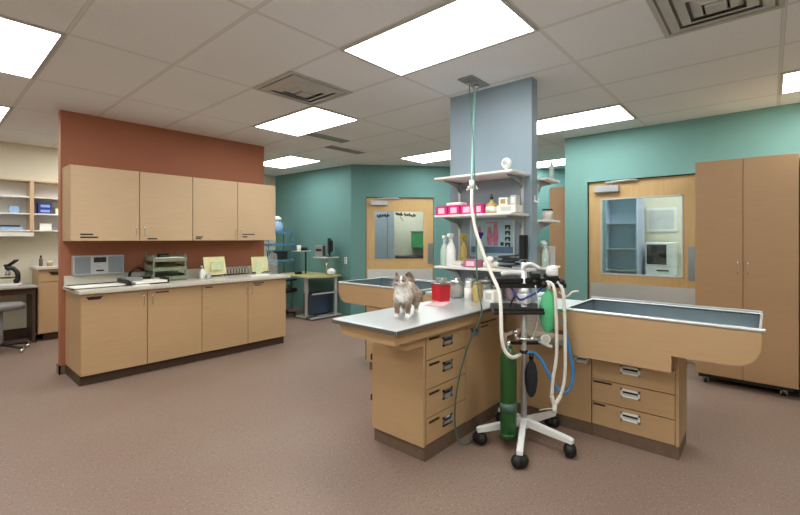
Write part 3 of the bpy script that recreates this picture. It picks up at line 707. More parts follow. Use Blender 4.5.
# ------------------------------------------------------------------ anesthesia stand
SX, SY = 2.615, 1.36
k = thing('anesthesia_stand', 'rolling anesthesia stand with white five-legged base and black casters', 'medical stand', (SX, SY, 0))
tips = [(-.255, .20), (-.35, -.155), (-.03, -.345), (.285, -.085), (.12, .25)]
B().lathe([(.045, .085), (.05, .10), (.05, .135), (.035, .15), (0, .15)]).build('hub', M['enamel'], k)
for (x, y) in tips:
    L_ = math.hypot(x, y); a = math.atan2(y, x)
    lg = B().prism([(.03, .145), (L_, .115), (L_+.02, .108), (L_+.02, .085), (L_, .085), (.03, .095)], 'y', -.019, .019)
    bmesh.ops.rotate(lg.bm, verts=lg.bm.verts, cent=(0, 0, 0), matrix=Matrix.Rotation(a, 3, 'Z'))
    leg = lg.build('leg', M['enamel'], k)
    c_ = B(); t = a+PI/2+.5; dx, dy = math.cos(t)*.012, math.sin(t)*.012
    for s_ in (-1, 1):
        px, py = x+s_*dx*1.3, y+s_*dy*1.3
        c_.ball((px, py, .041), .041, 14, (1, 1, 1))
    c_.cyl((x, y, .06), (x, y, .086), .012)
    c_.build('caster', M['rubber'], leg)
B().cyl((0, 0, .12), (0, 0, 1.235), .021, 16).build('pole', M['alu'], k)
B().cyl((0, 0, 1.235), (0, 0, 1.25), .02).build('pole_cap', M['black'], k)
RZ = Matrix.Rotation(-.91, 3, 'Z')          # plane that faces the camera side
def rbox(x0, x1, y0, y1, z0, z1, bev=0.):
    b = B().box(x0, x1, y0, y1, z0, z1, bev); bmesh.ops.rotate(b.bm, verts=b.bm.verts, cent=(0, 0, 0), matrix=RZ); return b
# x' runs to the right of the picture, y' away from camera
rbox(-.225, .125, -.10, .16, .885, .905, .004).build('shelf_plate', M['black'], k)
rbox(-.22, .12, -.095, .155, .905, .925).build('shelf_rim', M['black'], k)
rbox(-.20, .26, -.02, .08, 1.09, 1.125, .004).build('top_bar', M['black'], k)
rbox(-.19, .29, -.03, .05, 1.058, 1.088).build('manifold_rail', M['black'], k)
rbox(.05, .11, -.04, .05, 1.125, 1.16, .004).build('valve_block', M['black'], k)
rbox(-.12, .17, -.015, .02, .66, .675, .002).build('gas_rail', M['black'], k)
def rp(x, y, z): v = RZ @ Vector((x, y, z)); return (v.x, v.y, v.z)
g = B().cyl(rp(-.07, -.02, .70), rp(.14, -.02, .70), .016); g.build('regulator', M['chrome'], k)
g = B().cyl(rp(.14, -.06, .71), rp(.14, -.03, .71), .033, 20).build('pressure_gauge', M['enamel'], k); B().cyl(rp(.14, -.063, .71), rp(.14, -.060, .71), .026, 20).build('dial', M['lgrey'], g)
B().tube([rp(.10, -.02, .69), rp(.16, -.03, .66), rp(.19, -.04, .655)], .012, 8).build('regulator_valve', M['enamel'], k)
B().cyl(rp(-.06, -.02, .69), rp(-.06, -.02, .745), .012).ball(rp(-.06, -.02, .75), .02, 10).build('regulator_knob', M['chrome'], k)
# vaporiser + canister assembly on the pole
for (x, y, z, r) in ((.07, -.03, 1.10, .02), (.13, -.045, 1.085, .024), (.26, -.03, 1.10, .022), (.16, .02, 1.14, .02)): B().ball(rp(x, y, z), r, 10).build('valve_knob', M['black'], k)
B().box(-.04, .04, -.04, .04, .945, 1.02, .008).lathe([(.04, 1.02), (.035, 1.055), (0, 1.056)]).build('vaporizer', M['enamel'], k)
B().tube([rp(-.09, 0, 1.06), rp(-.05, -.05, .99), rp(-.02, -.04, .98), rp(.02, -.05, 1.0), rp(.09, -.03, 1.03), rp(.12, -.03, 1.06)], .008, 8).build('connector_tube', M['navy'], k)
B().tube([rp(-.06, -.03, 1.02), rp(-.09, -.04, .97), rp(-.10, -.03, .93)], .007, 8).build('short_tube', M['black'], k)
b = B().lathe([(.038, 0), (.042, .01), (.042, .055), (.025, .07), (0, .071)], rp(.20, .01, 1.14)); b.build('absorber_valve', M['enamel'], k)
b = B().lathe([(.05, .0), (.05, .012), (0, .014)], rp(.20, .01, 1.125)); b.build('valve_seat', M['black'], k)
B().tube([rp(.0, 0, 1.165), rp(.0, -.02, 1.21), rp(.04, -.03, 1.225), rp(.10, -.02, 1.195)], .014, 10).build('elbow', M['enamel'], k)
B().tube([rp(-.16, .0, 1.15), rp(-.1, .0, 1.16), rp(0, .02, 1.155)], .016, 10).build('side_tube', M['lgrey'], k)
B().lathe([(.03, 0), (.03, .015), (.022, .02), (0, .02)], (0, 0, .60)).build('clamp', M['black'], k)
# things carried by the stand
def bag(name, lab, loc, L_, R_, m, mat_neck):
    k = thing(name, lab, 'breathing bag', loc)
    prof = [(0, 0), (R_*.35, .008), (R_*.75, L_*.15), (R_, L_*.4), (R_*.98, L_*.65), (R_*.7, L_*.85), (.014, L_*.95), (.014, L_)]
    b = B().lathe(prof, seg=20)
    for v in b.bm.verts: v.co = Matrix.Rotation(-.91, 3, 'Z') @ Vector((v.co.x, v.co.y*.55, v.co.z))
    b.build('bladder', m, k); B().lathe([(.017, L_), (.017, L_+.035), (0, L_+.036)]).build('neck', mat_neck, k)
sx = lambda x, y, z: tuple(Vector((SX, SY, 0))+Vector(rp(x, y, z)))
bag('green_breathing_bag', 'bright green breathing bag hanging from the stand head', sx(.165, -.03, .745), .31, .064, M['bag'], M['hose'])
bag('black_breathing_bag', 'black breathing bag hanging low on the stand pole', sx(.045, -.035, .30), .27, .045, M['fabric'], M['black'])
k = thing('oxygen_cylinder', 'tall green oxygen cylinder beside the stand pole', 'gas cylinder', (2.447, 1.388, -.055))
B().lathe([(.055, .135), (.056, .145), (.056, .64), (.052, .68), (.03, .715), (.018, .73), (0, .731)], seg=24).build('tank', M['green'], k)
B().lathe([(.06, .12), (.06, .15), (.057, .155), (0, .156)]).build('foot_ring', M['green'], k)
B().cyl((0, 0, .72), (0, 0, .77), .014).box(-.02, .02, -.012, .012, .73, .75, .003).build('valve', M['chrome'], k)
B().lathe([(.0562, .30), (.0572, .30), (.0572, .36), (.0562, .36)]).build('tank_label', M['hoseg'], k)
# cylinder stands on the base leg: lower bracket
hp = [(.15, -.01, 1.10), (.19, -.05, 1.08), (.205, -.07, .97), (.21, -.075, .62), (.185, -.08, .45), (.175, -.08, .33), (.195, -.08, .27), (.235, -.08, .33), (.265, -.075, .45), (.27, -.07, .69), (.265, -.06, .97), (.255, -.04, 1.06), (.23, -.01, 1.10)]
k = thing('breathing_circuit', 'looped pair of white corrugated breathing hoses hanging from the stand', 'hose')
B().tube([sx(*p) for p in hp[:6]], .0125, 10, ribs=.018).build('inhale_hose', M['hose'], k)
B().tube([sx(*p) for p in hp[7:]], .0125, 10, ribs=.018).build('exhale_hose', M['hose'], k)
b = B().tube([sx(*hp[5]), sx(*hp[6]), sx(*hp[7])], .014, 10).cyl(sx(.195, -.08, .215), sx(.195, -.08, .27), .016); b.build('y_connector', M['hose'], k)
B().tube([sx(.19, -.08, .24), sx(.15, -.09, .245), sx(.09, -.08, .23)], .003, 6).build('tether', M['lgrey'], k)
k = thing('blue_hose', 'blue corrugated hose looping from the stand pole to steel tub', 'hose')
B().tube([sx(.02, -.02, .60), sx(.06, -.03, .61), sx(.12, -.05, .55), sx(.19, -.07, .41), sx(.25, -.07, .35), sx(.30, -.07, .37), sx(.325, -.07, .48), sx(.305, -.065, .62), sx(.275, -.06, .77), sx(.26, -.05, .85)], .0125, 10, ribs=.016).build('hose_run', M['hoseb'], k)
k = thing('scavenger_hose', 'thick white hose hanging from the ceiling plate to the stand', 'hose')
B().tube([(2.93, 1.985, 2.68), (2.86, 1.95, 2.45), (2.70, 1.855, 2.1), (2.56, 1.765, 1.83)], .0085, 12).build('upper_hose', M['hoset'], k)
B().tube([(2.56, 1.765, 1.79), (2.50, 1.72, 1.60), (2.47, 1.65, 1.405), (2.455, 1.54, 1.18), (2.408, 1.433, 1.022), (2.337, 1.377, 0.78), (2.339, 1.359, 0.685), (2.367, 1.323, 0.633), (2.484, 1.336, 0.611), (2.598, 1.378, .588)], .0125, 12).build('lower_hose', M['hose'], k)
B().cyl((2.56, 1.765, 1.77), (2.56, 1.765, 1.84), .02).cyl((2.56, 1.725, 1.79), (2.56, 1.805, 1.79), .008).tube([(2.56, 1.765, 1.79), (2.59, 1.73, 1.775)], .008, 8, smooth=False).tube([(2.56, 1.765, 1.79), (2.54, 1.80, 1.765)], .008, 8, smooth=False).build('coupler', M['hose'], k)
k = thing('gas_tube', 'thin green tube hanging from ceiling and looping over the drawers', 'tube')
B().tube([(2.855, 1.995, 2.695), (2.78, 1.93, 2.5), (2.57, 1.755, 2.05), (2.49, 1.68, 1.53), (2.43, 1.63, 1.11), (2.40, 1.575, .93), (2.385, 1.572, .86), (2.33, 1.62, .70), (2.29, 1.655, .55), (2.24, 1.67, .356), (2.225, 1.672, .17), (2.235, 1.65, .045), (2.28, 1.62, .012), (2.36, 1.62, .012)], .0055, 8).build('tubing', M['hoseg'], k)
k = thing('pencil_hose', 'thin white tube curling from the stand toward the right tub', 'tube')
B().tube([sx(.24, -.02, 1.03), sx(.29, -.03, 1.0), sx(.33, -.03, 1.03), sx(.375, -.02, 1.035)], .007, 8).build('tubing', M['hose'], k)
k = thing('clear_line', 'thin clear line hanging from the stand top bar', 'tube')
B().tube([sx(.07, -.05, 1.08), sx(.09, -.06, .9), sx(.06, -.06, .75), sx(.02, -.05, .70)], .004, 6).build('tubing', M['lgrey'], k)

# ------------------------------------------------------------------ cat
def make_cat(loc, rz, scl=1.):
    bm = bmesh.new()
    prim = []      # (centre, radius, colour)
    W_ = (.86, .82, .77); T_ = (.20, .125, .085); D_ = (.07, .05, .04); G_ = (.34, .26, .205); Cc = (.52, .39, .28)
    def el(c, r, sc, col, rot=None):
        g = bmesh.ops.create_icosphere(bm, subdivisions=3, radius=1)
        m = Matrix.Translation(Vector(c)) @ (rot or Matrix.Identity(4)) @ Matrix.Diagonal((r*sc[0], r*sc[1], r*sc[2], 1))
        bmesh.ops.transform(bm, verts=g['verts'], matrix=m); prim.append((Vector(c), r*max(sc), col))
    def limb(pts, rs, cols):
        for i in range(len(pts)-1):
            a, b_ = Vector(pts[i]), Vector(pts[i+1]); n = max(2, int((b_-a).length/.008))
            for q in range(n+1):
                t = q/n; c = a.lerp(b_, t); r = rs[i]*(1-t)+rs[i+1]*t
                g = bmesh.ops.create_icosphere(bm, subdivisions=2, radius=r); bmesh.ops.translate(bm, verts=g['verts'], vec=c)
                prim.append((c, r, cols[i] if t < .6 else cols[min(i+1, len(cols)-1)]))
    # +x forward, z up
    el((-.02, 0, .150), .060, (1.55, .98, 1.02), G_)           # barrel
    el((-.10, 0, .150), .060, (.95, 1.05, 1.08), T_)           # haunches
    el((.075, 0, .165), .052, (.85, .98, 1.35), W_)            # chest
    el((.095, 0, .195), .046, (.85, 1.0, 1.1), W_)             # ruff
    el((.092, .028, .215), .030, (1, 1, 1.0), W_); el((.092, -.028, .215), .030, (1, 1, 1), Cc)
    el((.112, 0, .248), .040, (.92, 1.10, .90), G_)            # skull
    el((.118, 0, .262), .030, (.8, 1.0, .7), T_)               # brow
    el((.143, 0, .236), .017, (1.0, 1.25, .8), W_)             # muzzle
    el((.128, .026, .236), .017, (1, 1, .9), Cc); el((.128, -.026, .236), .017, (1, 1, .9), T_)   # cheeks
    for s_ in (-1, 1):                                          # ears
        limb([(.100, s_*.026, .268), (.104, s_*.034, .300)], [.017, .004], [D_, D_])
        limb([(.104, s_*.020, .270), (.106, s_*.033, .296)], [.012, .004], [D_, D_])
    for s_ in (-1, 1):
        limb([(.075, s_*.033, .145), (.080, s_*.034, .075), (.086, s_*.033, .022)], [.027, .019, .014], [G_, T_, T_])
        limb([(.086, s_*.033, .016), (.108, s_*.033, .013)], [.016, .014], [W_, W_])
        limb([(-.10, s_*.042, .13), (-.075, s_*.045, .085), (-.125, s_*.042, .05), (-.115, s_*.042, .018)], [.042, .03, .017, .014], [T_, T_, G_, G_])
        limb([(-.115, s_*.042, .015), (-.088, s_*.042, .013)], [.015, .014], [W_, W_])
    limb([(-.14, 0, .165), (-.185, -.01, .19), (-.205, -.015, .235), (-.195, -.02, .275)], [.022, .024, .026, .014], [T_, T_, D_, D_])
    me = bpy.data.meshes.new('cat_raw'); bm.to_mesh(me); bm.free()
    o = bpy.data.objects.new('cat_raw', me); C.objects.link(o)
    md = o.modifiers.new('r', 'REMESH'); md.mode = 'VOXEL'; md.voxel_size = .0032
    sm = o.modifiers.new('s', 'SMOOTH'); sm.iterations = 4; sm.factor = .5
    bpy.context.view_layer.update(); dg = bpy.context.evaluated_depsgraph_get()
    m2 = bpy.data.meshes.new_from_object(o.evaluated_get(dg)); bpy.data.objects.remove(o)
    for v in m2.vertices:                                       # fur clumps
        n = noise.noise(v.co*90)*.0035+noise.noise(v.co*220)*.0018
        v.co += v.normal*n if v.co.z > .03 else v.normal*n*.3
    ca = m2.color_attributes.new('fur', 'FLOAT_COLOR', 'POINT')
    for i, v in enumerate(m2.vertices):
        acc = Vector((0, 0, 0)); ws = 0
        for c, r, col in prim:
            d = max((v.co-c).length/r, .3); w_ = 1/(d**7); acc += Vector(col)*w_; ws += w_
        cc = acc/ws; p = v.co
        mott = noise.noise(p*38)*.5+noise.noise(p*90)*.35
        if p.z > .222 and p.x > .12:                           # face mask with a pale blaze
            if abs(p.y-.004) < .007 and p.z > .235: cc = Vector(W_)*.9
            elif abs(p.y) < .034 and p.z > .240: cc = cc.lerp(Vector(T_), .75)
        if p.x < .05 and p.z > .05: cc = cc.lerp(Vector(T_ if mott > 0 else Cc), .5)
        cc = cc*(1+mott*.7)
        ca.data[i].color = (max(0, min(1, cc.x)), max(0, min(1, cc.y)), max(0, min(1, cc.z)), 1)
    for p in m2.polygons: p.use_smooth = True
    m, nt, b = new_mat('cat_fur'); L = nt.links.new
    at = nt.nodes.new('ShaderNodeAttribute'); at.attribute_name = 'fur'; L(at.outputs['Color'], b.inputs['Base Color'])
    tc = nt.nodes.new('ShaderNodeTexCoord'); nz = nt.nodes.new('ShaderNodeTexNoise'); nz.inputs['Scale'].default_value = 260
    L(tc.outputs['Object'], nz.inputs['Vector'])
    bp = nt.nodes.new('ShaderNodeBump'); bp.inputs['Strength'].default_value = .4; bp.inputs['Distance'].default_value = .003; L(nz.outputs[0], bp.inputs['Height']); L(bp.outputs[0], b.inputs['Normal'])
    b.inputs['Roughness'].default_value = .9; b.inputs['Sheen Weight'].default_value = .3
    k = thing('cat', 'fluffy grey brown and cream cat standing on the steel table', 'cat', loc, rz); k.scale = (scl, scl*1.12, scl)
    m2.materials.clear(); m2.materials.append(m); m2.name = 'cat_body'
    body = bpy.data.objects.new('body', m2); C.objects.link(body); body.parent = k
    eye = mat('cat_eye', '#2a4a6a', .08, coat=1); nose = mat('cat_nose', '#8a4a4a', .4)
    for s_ in (-1, 1):
        B().ball((.1445, s_*.0175, .2515), .0075, 12, (.6, 1.1, 1)).build('eye', eye, k)
    B().ball((.1595, 0, .242), .0048, 8, (.7, 1.2, .8)).build('nose', nose, k)
    for s_ in (-1, 1):
        b = B()
        for q in range(3): b.tube([(.152, s_*.012, .234+q*.003), (.158, s_*.035, .232+q*.006), (.150, s_*.058, .226+q*.010)], .0005, 4, cap=False)
        b.build('whiskers', M['paper'], k)
    return k
make_cat((1.96, 1.875, .9005), PI+math.atan2(1.85, 1.92)-.26, .95)

# ------------------------------------------------------------------ long counter items
k = thing('radio', 'silver tabletop stereo with two speakers on the backsplash under wall cupboards', 'radio', (.985, 5.672, 1.0155), 0)
B().box(0, .43, 0, .09, 0, .205, .008, 2).build('housing', M['silver'], k)
for x in (.012, .29): B().box(x, x+.128, -.004, 0, .015, .19).build('speaker_grille', M['mesh'], k)
B().box(.165, .27, -.004, 0, .13, .185).build('display', M['screen'], k)
B().box(.185, .25, -.006, 0, .035, .05, .002).build('button_row', M['black'], k)
B().ball((.218, -.002, .095), .016, 12, (1, .4, 1)).build('dial', M['silver'], k)
k = thing('open_binder', 'black binder lying open with white pages on the long worktop', 'binder', (1.11, 5.215, .915), .08)
B().box(-.22, .21, -.02, .22, 0, .008, .002).build('cover', M['black'], k)
B().box(-.21, .20, -.03, .19, .008, .022, .003).build('pages', M['paper'], k)
B().cyl((-.20, .205, .02), (.20, .205, .02), .012, 10).build('spine', M['black'], k)
k = thing('paper_sheets', 'loose white sheets beside the open binder', 'paper', (1.42, 5.13, .915), -.1)
B().box(-.07, .07, -.06, .06, 0, .004).box(-.05, .08, -.05, .065, .004, .006).build('sheet', M['paper'], k)
k = thing('letter_tray', 'black desktop tray with white papers below the radio right end', 'tray', (1.50, 5.34, .915), .05)
B().box(-.19, .19, -.15, .15, 0, .012, .002).box(-.19, -.175, -.15, .15, .012, .06).box(.175, .19, -.15, .15, .012, .06).box(-.175, .175, .135, .15, .012, .06).build('tray_body', M['black'], k)
B().box(-.12, .17, -.16, .12, .013, .035, .002).build('papers', M['paper'], k)
B().box(-.17, -.02, -.05, .10, .036, .075, .006).build('hole_punch', M['grey'], k)
k = thing('tape_dispenser', 'black desk phone stand with curved arm behind the letter tray', 'phone', (1.50, 5.64, .915), 0)
B().box(-.09, .09, -.06, .05, 0, .06, .01, 2).build('base', M['black'], k)
B().tube([(-.05, 0, .05), (-.04, -.01, .11), (.0, -.015, .145), (.05, -.01, .15), (.08, 0, .12)], .014, 10).build('handset', M['black'], k)
k = thing('file_tray_stack', 'stack of three olive letter trays full of papers', 'letter trays', (1.78, 5.56, .915), 0)
for n in range(3):
    z = .012+.105*n
    tr = B().box(-.17, .17, -.14, .14, z, z+.006).box(-.17, -.163, -.14, .14, z, z+.065).box(.163, .17, -.14, .14, z, z+.065).box(-.17, .17, .133, .14, z, z+.065).box(-.17, .17, -.145, -.138, z, z+.04).build('tray', M['tray'], k)
    B().box(-.15, .15, -.13, .12, z+.006, z+.026+.01*n, .003).build('papers', (M['black'], M['paper2'], M['paper'])[n], tr)
B().box(-.165, -.15, .12, .135, 0, .33).box(.15, .165, .12, .135, 0, .33).box(-.165, -.15, -.135, -.12, 0, .3).box(.15, .165, -.135, -.12, 0, .3).build('post', M['tray'], k)
k = thing('stapler', 'black stapler lying on top of the olive trays', 'stapler', (1.75, 5.53, .915+.2725), .4)
B().box(-.07, .07, -.018, .018, 0, .012, .003).box(-.07, .06, -.014, .014, .02, .04, .006).box(-.07, -.05, -.014, .014, .01, .03).build('stapler_body', M['black'], k)
k = thing('hand_sanitizer', 'small white pump bottle right of the olive trays', 'bottle', (2.12, 5.42, .915))
B().lathe([(.028, 0), (.03, .01), (.03, .09), (.012, .11), (.012, .12), (0, .12)]).build('bottle_body', M['enamel'], k)
B().cyl((0, 0, .12), (0, 0, .15), .005).tube([(0, 0, .15), (-.02, -.02, .152), (-.03, -.03, .146)], .006, 8).build('pump', M['enamel'], k)
k = thing('cup', 'short white cup beside the pump bottle', 'cup', (2.16, 5.34, .915))
B().lathe([(.025, 0), (.03, .06), (.027, .06), (.022, .006), (0, .006)]).build('cup_body', M['lgrey'], k)
def easel(loc, lab, m, w_, h_, rz, lean=.25):
    k = thing('document_holder', lab, 'document stand', loc, rz)
    b = B().box(-w_/2, w_/2, 0, .006, .025, .025+h_); bmesh.ops.rotate(b.bm, verts=b.bm.verts, cent=(0, 0, .025), matrix=Matrix.Rotation(-lean, 3, 'X'))
    sh = b.build('sheet', m, k)
    B().tube([(-w_*.35, .10, 0), (-w_*.35, .012, .02), (-w_*.35, -.04, .012), (-w_*.35, -.045, .035)], .005, 6, smooth=False).tube([(w_*.35, .10, 0), (w_*.35, .012, .02), (w_*.35, -.04, .012), (w_*.35, -.045, .035)], .005, 6, smooth=False).cyl((-w_*.35, .10, .005), (w_*.35, .10, .005), .005, 6).build('wire_stand', M['black'], k)
    return sh
sh = easel((2.31, 5.50, .9205), 'pale yellow sheet on a wire stand in the middle of the worktop', M['paper2'], .26, .23, .05)
B().box(-.07, .08, -.03, -.022, .09, .19).build('drawing', M['paper3'], sh)
easel((2.90, 5.52, .9205), 'pale yellow paper on a stand at the right end of worktop', M['paper2'], .22, .21, -.1)
k = thing('green_leaflet', 'greenish leaflet standing before the right paper stand', 'leaflet', (2.83, 5.44, .916), .1)
b = B().box(-.04, .04, 0, .004, .0, .17); b.build('leaflet_sheet', M['paper3'], k)
k = thing('plastic_sleeve', 'clear upright plastic holder at the right end of the worktop', 'holder', (2.985, 5.36, .915), -.5)
B().prism([(-.07, 0), (.07, 0), (.055, .27), (-.02, .31), (-.055, .24)], 'y', -.006, .006).build('sleeve', M['jar'], k); B().box(-.075, .075, -.03, .03, 0, .006).build('foot', M['jar'], k)
k = thing('wire_rack', 'row of black wire file dividers against the backsplash', 'rack', (2.50, 5.60, .915))
b = B().cyl((0, 0, .006), (.27, 0, .006), .004, 6).cyl((0, .10, .006), (.27, .10, .006), .004, 6)
for n in range(8): b.tube([(n*.038, 0, .006), (n*.038, 0, .07), (n*.038, .05, .105), (n*.038, .10, .07), (n*.038, .10, .006)], .003, 6, smooth=False)
b.build('wire_frame', M['black'], k)
k = thing('white_pad', 'flat white notepad near the right end of the worktop', 'notepad', (2.73, 5.26, .915), .1)
B().box(-.13, .13, -.05, .06, 0, .012, .002).build('pad', M['paper'], k); B().box(-.13, .13, .055, .065, .0, .014).build('binding', M['lgrey'], k)

# ------------------------------------------------------------------ cream room at the left
k = thing('open_wall_shelving', 'white open wall shelving with wood edges on the cream wall', 'shelving', (0, 8.0, 0))
X0_, X1_, XM = -.5, 1.72, .965
b = B().box(X0_, X1_, .28, .295, 1.50, 2.20); b.build('back_panel', M['shelfw'], k)
for x in (X0_, XM-.02, X1_-.02): B().box(x, x+.04, 0, .28, 1.50, 2.20).build('upright', M['wood'], k)
for z in (1.50, 1.73, 1.96, 2.185):
    B().box(X0_+.04, XM-.02, .005, .28, z, z+.018).build('shelf_board', M['shelfw'] if z < 2.1 else M['wood'], k)
    B().box(XM+.02, X1_-.02, .005, .28, z, z+.018).build('shelf_board', M['shelfw'] if z < 2.1 else M['wood'], k)
B().box(X0_, XM+.02, .02, .28, 1.43, 1.4995).build('light_rail', M['shelfw'], k)
def sb(x, z, w_, h_, m, lab, m2=None): box_thing('supply_box', lab, 'box', (x, 8.13, z+.018), w_, .14, h_, m, m2)
k = thing('blue_carton', 'dark blue carton on the open shelves at the cream wall', 'box', (1.10, 8.10, 1.749))
B().box(-.07, .07, -.06, .06, 0, .15, .002).build('carton', M['navy'], k); B().box(-.045, .05, -.063, -.06, .02, .055).box(-.045, .05, -.063, -.06, .09, .125).build('carton_label', M['lblue'], k)
for (x, z, w_, h_, m, lab) in ((1.27, 1.73, .12, .08, M['paper2'], 'cream box right of the dark blue carton'), (.80, 1.73, .09, .09, M['lblue'], 'pale blue box on the middle open shelf at left'), (.60, 1.73, .12, .05, M['paper'], 'low white box at left edge of the middle open shelf'),
                           (.78, 1.50, .2, .04, M['lblue'], 'flat pale box on the lowest open shelf at left'), (1.11, 1.50, .12, .09, M['paper'], 'white box under the dark blue carton on the lowest open shelf'), (1.34, 1.50, .12, .07, M['lblue'], 'pale blue box at right end of lowest open shelf')):
    box_thing('supply_box', lab, 'box', (x, 8.12, z+.0185), w_, .14, h_, m, M['paper'] if m != M['paper'] else M['lgrey'])
k = thing('marker', 'dark pen tray at the left of the lowest open shelf', 'pen tray', (.76, 8.08, 1.56))
B().box(-.1, .1, -.02, .02, 0, .02, .004).build('pen_tray', M['fabric'], k)
k = thing('base_cabinet', 'tall beige base cabinet with drawer on the cream wall', 'cabinet', (0, 0, 0))
B().box(1.0, 1.9, 7.82, 8.29, .10, .975).build('carcass', M['wood_low'], k); B().box(1.06, 1.9, 7.88, 8.29, 0, .0995).build('kick_base', M['kick_dark'], k)
B().box(1.005, 1.45, 7.80, 7.82, .11, .80, .0015).build('door', M['wood_low'], k)
d = B().box(1.005, 1.45, 7.80, 7.82, .81, .97, .0015).build('drawer', M['wood_low'], k)
B().prism([(1.10, .94), (1.32, .94), (1.29, .90), (1.13, .90)], 'y', 7.79, 7.80).build('handle', M['label'], d)
k = thing('worktop', 'short speckled worktop on the cabinet by the cream wall', 'worktop')
B().box(.975, 1.92, 7.77, 8.29, .976, 1.012, .005, 2).build('slab', M['worktop'], k); B().box(1.0, 1.92, 8.27, 8.29, 1.0125, 1.10).build('backsplash', M['worktop'], k)
k = thing('desk', 'grey topped desk at the left edge carrying the microscope', 'desk')
B().box(-.9, .985, 7.70, 8.29, .745, .775, .005).build('desk_top', mat('grey_desk_top', '#a9a69b', .45, var=.04, scale=40), k)
B().box(.945, .975, 7.80, 8.28, .0, .744).build('side_panel', M['kick_dark'], k); B().box(-.9, -.87, 7.72, 8.28, 0, .744).build('side_panel', M['kick_dark'], k)
B().box(-.87, .945, 7.80, 7.82, .66, .744).build('front_rail', M['kick_dark'], k)
struct(B().box(-2.6, 1.0, 8.287, 8.3, 0, .14).build('baseboard_back', M['kick_dark']))
k = thing('microscope', 'black binocular microscope on the desk at the left edge', 'microscope', (.73, 7.93, .776), -.5)
B().box(-.10, .12, -.07, .07, 0, .03, .01, 2).build('base', M['enamel'], k)
B().tube([(.08, 0, .03), (.10, 0, .10), (.09, 0, .18), (.04, 0, .24)], .026, 10).build('arm', M['black'], k)
B().box(-.07, .06, -.06, .06, .10, .115, .002).build('stage', M['black'], k)
B().tube([(.03, 0, .22), (-.01, 0, .25), (-.02, 0, .25)], .035, 12).tube([(.0, .025, .26), (.09, .028, .34)], .014, 10, smooth=False).tube([(.0, -.025, .26), (.09, -.028, .34)], .014, 10, smooth=False).build('eyepieces', M['black'], k)
for a in (-.02, .015): B().cyl((a, 0, .135), (a-.003, 0, .21), .012, 10).build('objective', M['alu'], k)
B().tube([(.09, -.04, .07), (.09, .04, .07)], .022, 12, smooth=False).build('focus_knob', M['black'], k)
bottle('small brown dropper bottle at left on short worktop', (1.06, 8.05, 1.013), [(.02, 0), (.02, .1), (.01, .115)], M['kick'], M['black'], [(.011, .116), (.011, .15), (0, .151)])
bottle('small cream jar on the short worktop', (1.15, 8.05, 1.013), [(.03, 0), (.03, .05), (0, .05)], M['amber'], M['enamel'], [(.031, .05), (.031, .07), (0, .07)])
k = thing('faucet', 'small chrome tap curving over the short worktop', 'tap', (1.32, 8.16, 1.013))
B().tube([(0, 0, 0), (0, 0, .06), (.03, -.02, .10), (-.04, -.08, .08), (-.06, -.10, .04)], .010, 8).build('spout', M['chrome'], k); B().tube([(.03, 0, 0), (.04, 0, .05), (.08, -.01, .085)], .007, 8).build('lever', M['chrome'], k)
k = thing('stool', 'grey rolling stool with black and chrome base at the left edge', 'stool', (.62, 7.42, 0))
B().lathe([(.17, .52), (.21, .53), (.215, .58), (.195, .60), (0, .605)], seg=28).build('seat', M['seat'], k)
B().cyl((0, 0, .08), (0, 0, .52), .025).build('gas_lift', M['grey'], k)
for q in range(5):
    a = q*2*PI/5+.35; x, y = .26*math.cos(a), .26*math.sin(a)
    lg = B().tube([(0, 0, .10), (x, y, .065)], .016, 8, smooth=False).build('leg', M['black'], k)
    B().ball((x, y, .028), .028, 10).build('caster', M['chrome'], lg)

# ------------------------------------------------------------------ corner desk area at the teal wall
k = thing('computer_desk', 'pale green topped corner desk with silver frame at the teal wall', 'desk')
B().prism([(4.02, 6.18), (4.45, 5.98), (4.72, 6.12), (4.69, 7.2), (4.15, 7.2), (4.05, 6.9)], 'z', .725, .75).build('desk_top', M['desk'], k)
for (x, y) in ((4.16, 6.36), (4.62, 6.16), (4.64, 7.12), (4.2, 7.12)): B().box(x-.025, x+.025, y-.02, y+.02, .04, .724, .003).build('leg', M['alu'], k)
B().box(4.10, 4.30, 6.2, 6.6, .02, .045).box(4.1, 4.72, 6.12, 6.30, .02, .045).build('foot_bar', M['alu'], k)
B().box(4.18, 4.62, 6.30, 6.31, .07, .42).build('modesty_panel', mat('dark_blue_panel', '#2c3a4a', .5), k)
B().box(4.14, 4.66, 6.14, 6.17, .43, .455).build('cross_rail', M['alu'], k)
k = thing('computer_tower', 'dark computer tower under the corner desk', 'computer', (4.45, 6.5, .0))
B().box(-.18, .18, -.1, .12, .02, .42, .006).build('case', M['fabric'], k); B().box(-.184, -.18, -.08, .10, .06, .38).build('front_panel', M['black'], k)
k = thing('monitor', 'black monitor turned away on the raised shelf of corner desk', 'monitor', (4.58, 6.28, 1.075), -2.3)
B().box(-.16, .16, -.02, .02, .05, .33, .008).build('panel', M['black'], k); B().box(-.15, .15, .02, .05, .08, .29, .015).build('rear_housing', M['fabric'], k)
B().box(-.09, .09, -.06, .06, .0, .012).box(-.02, .02, -.01, .02, .01, .08).build('stand', M['black'], k)
k = thing('monitor_shelf', 'raised white shelf on a silver pole over the corner desk', 'shelf', (4.55, 6.32, .75))
B().box(-.18, .14, -.16, .16, .30, .32, .004).build('shelf_board', M['lgrey'], k); B().cyl((0, 0, 0), (0, 0, .30), .018).build('pole', M['chrome'], k)
k = thing('label_printer', 'small grey printer on raised shelf beside black monitor', 'printer', (4.47, 6.40, 1.071), .6)
B().box(-.08, .08, -.07, .07, 0, .20, .01, 2).build('printer_body', M['grey'], k); B().box(-.084, -.08, -.05, .05, .10, .14).build('slot', M['black'], k)
k = thing('monitor_shelf', 'small swing shelf on a black pole at left of corner desk', 'shelf', (4.42, 6.78, .75))
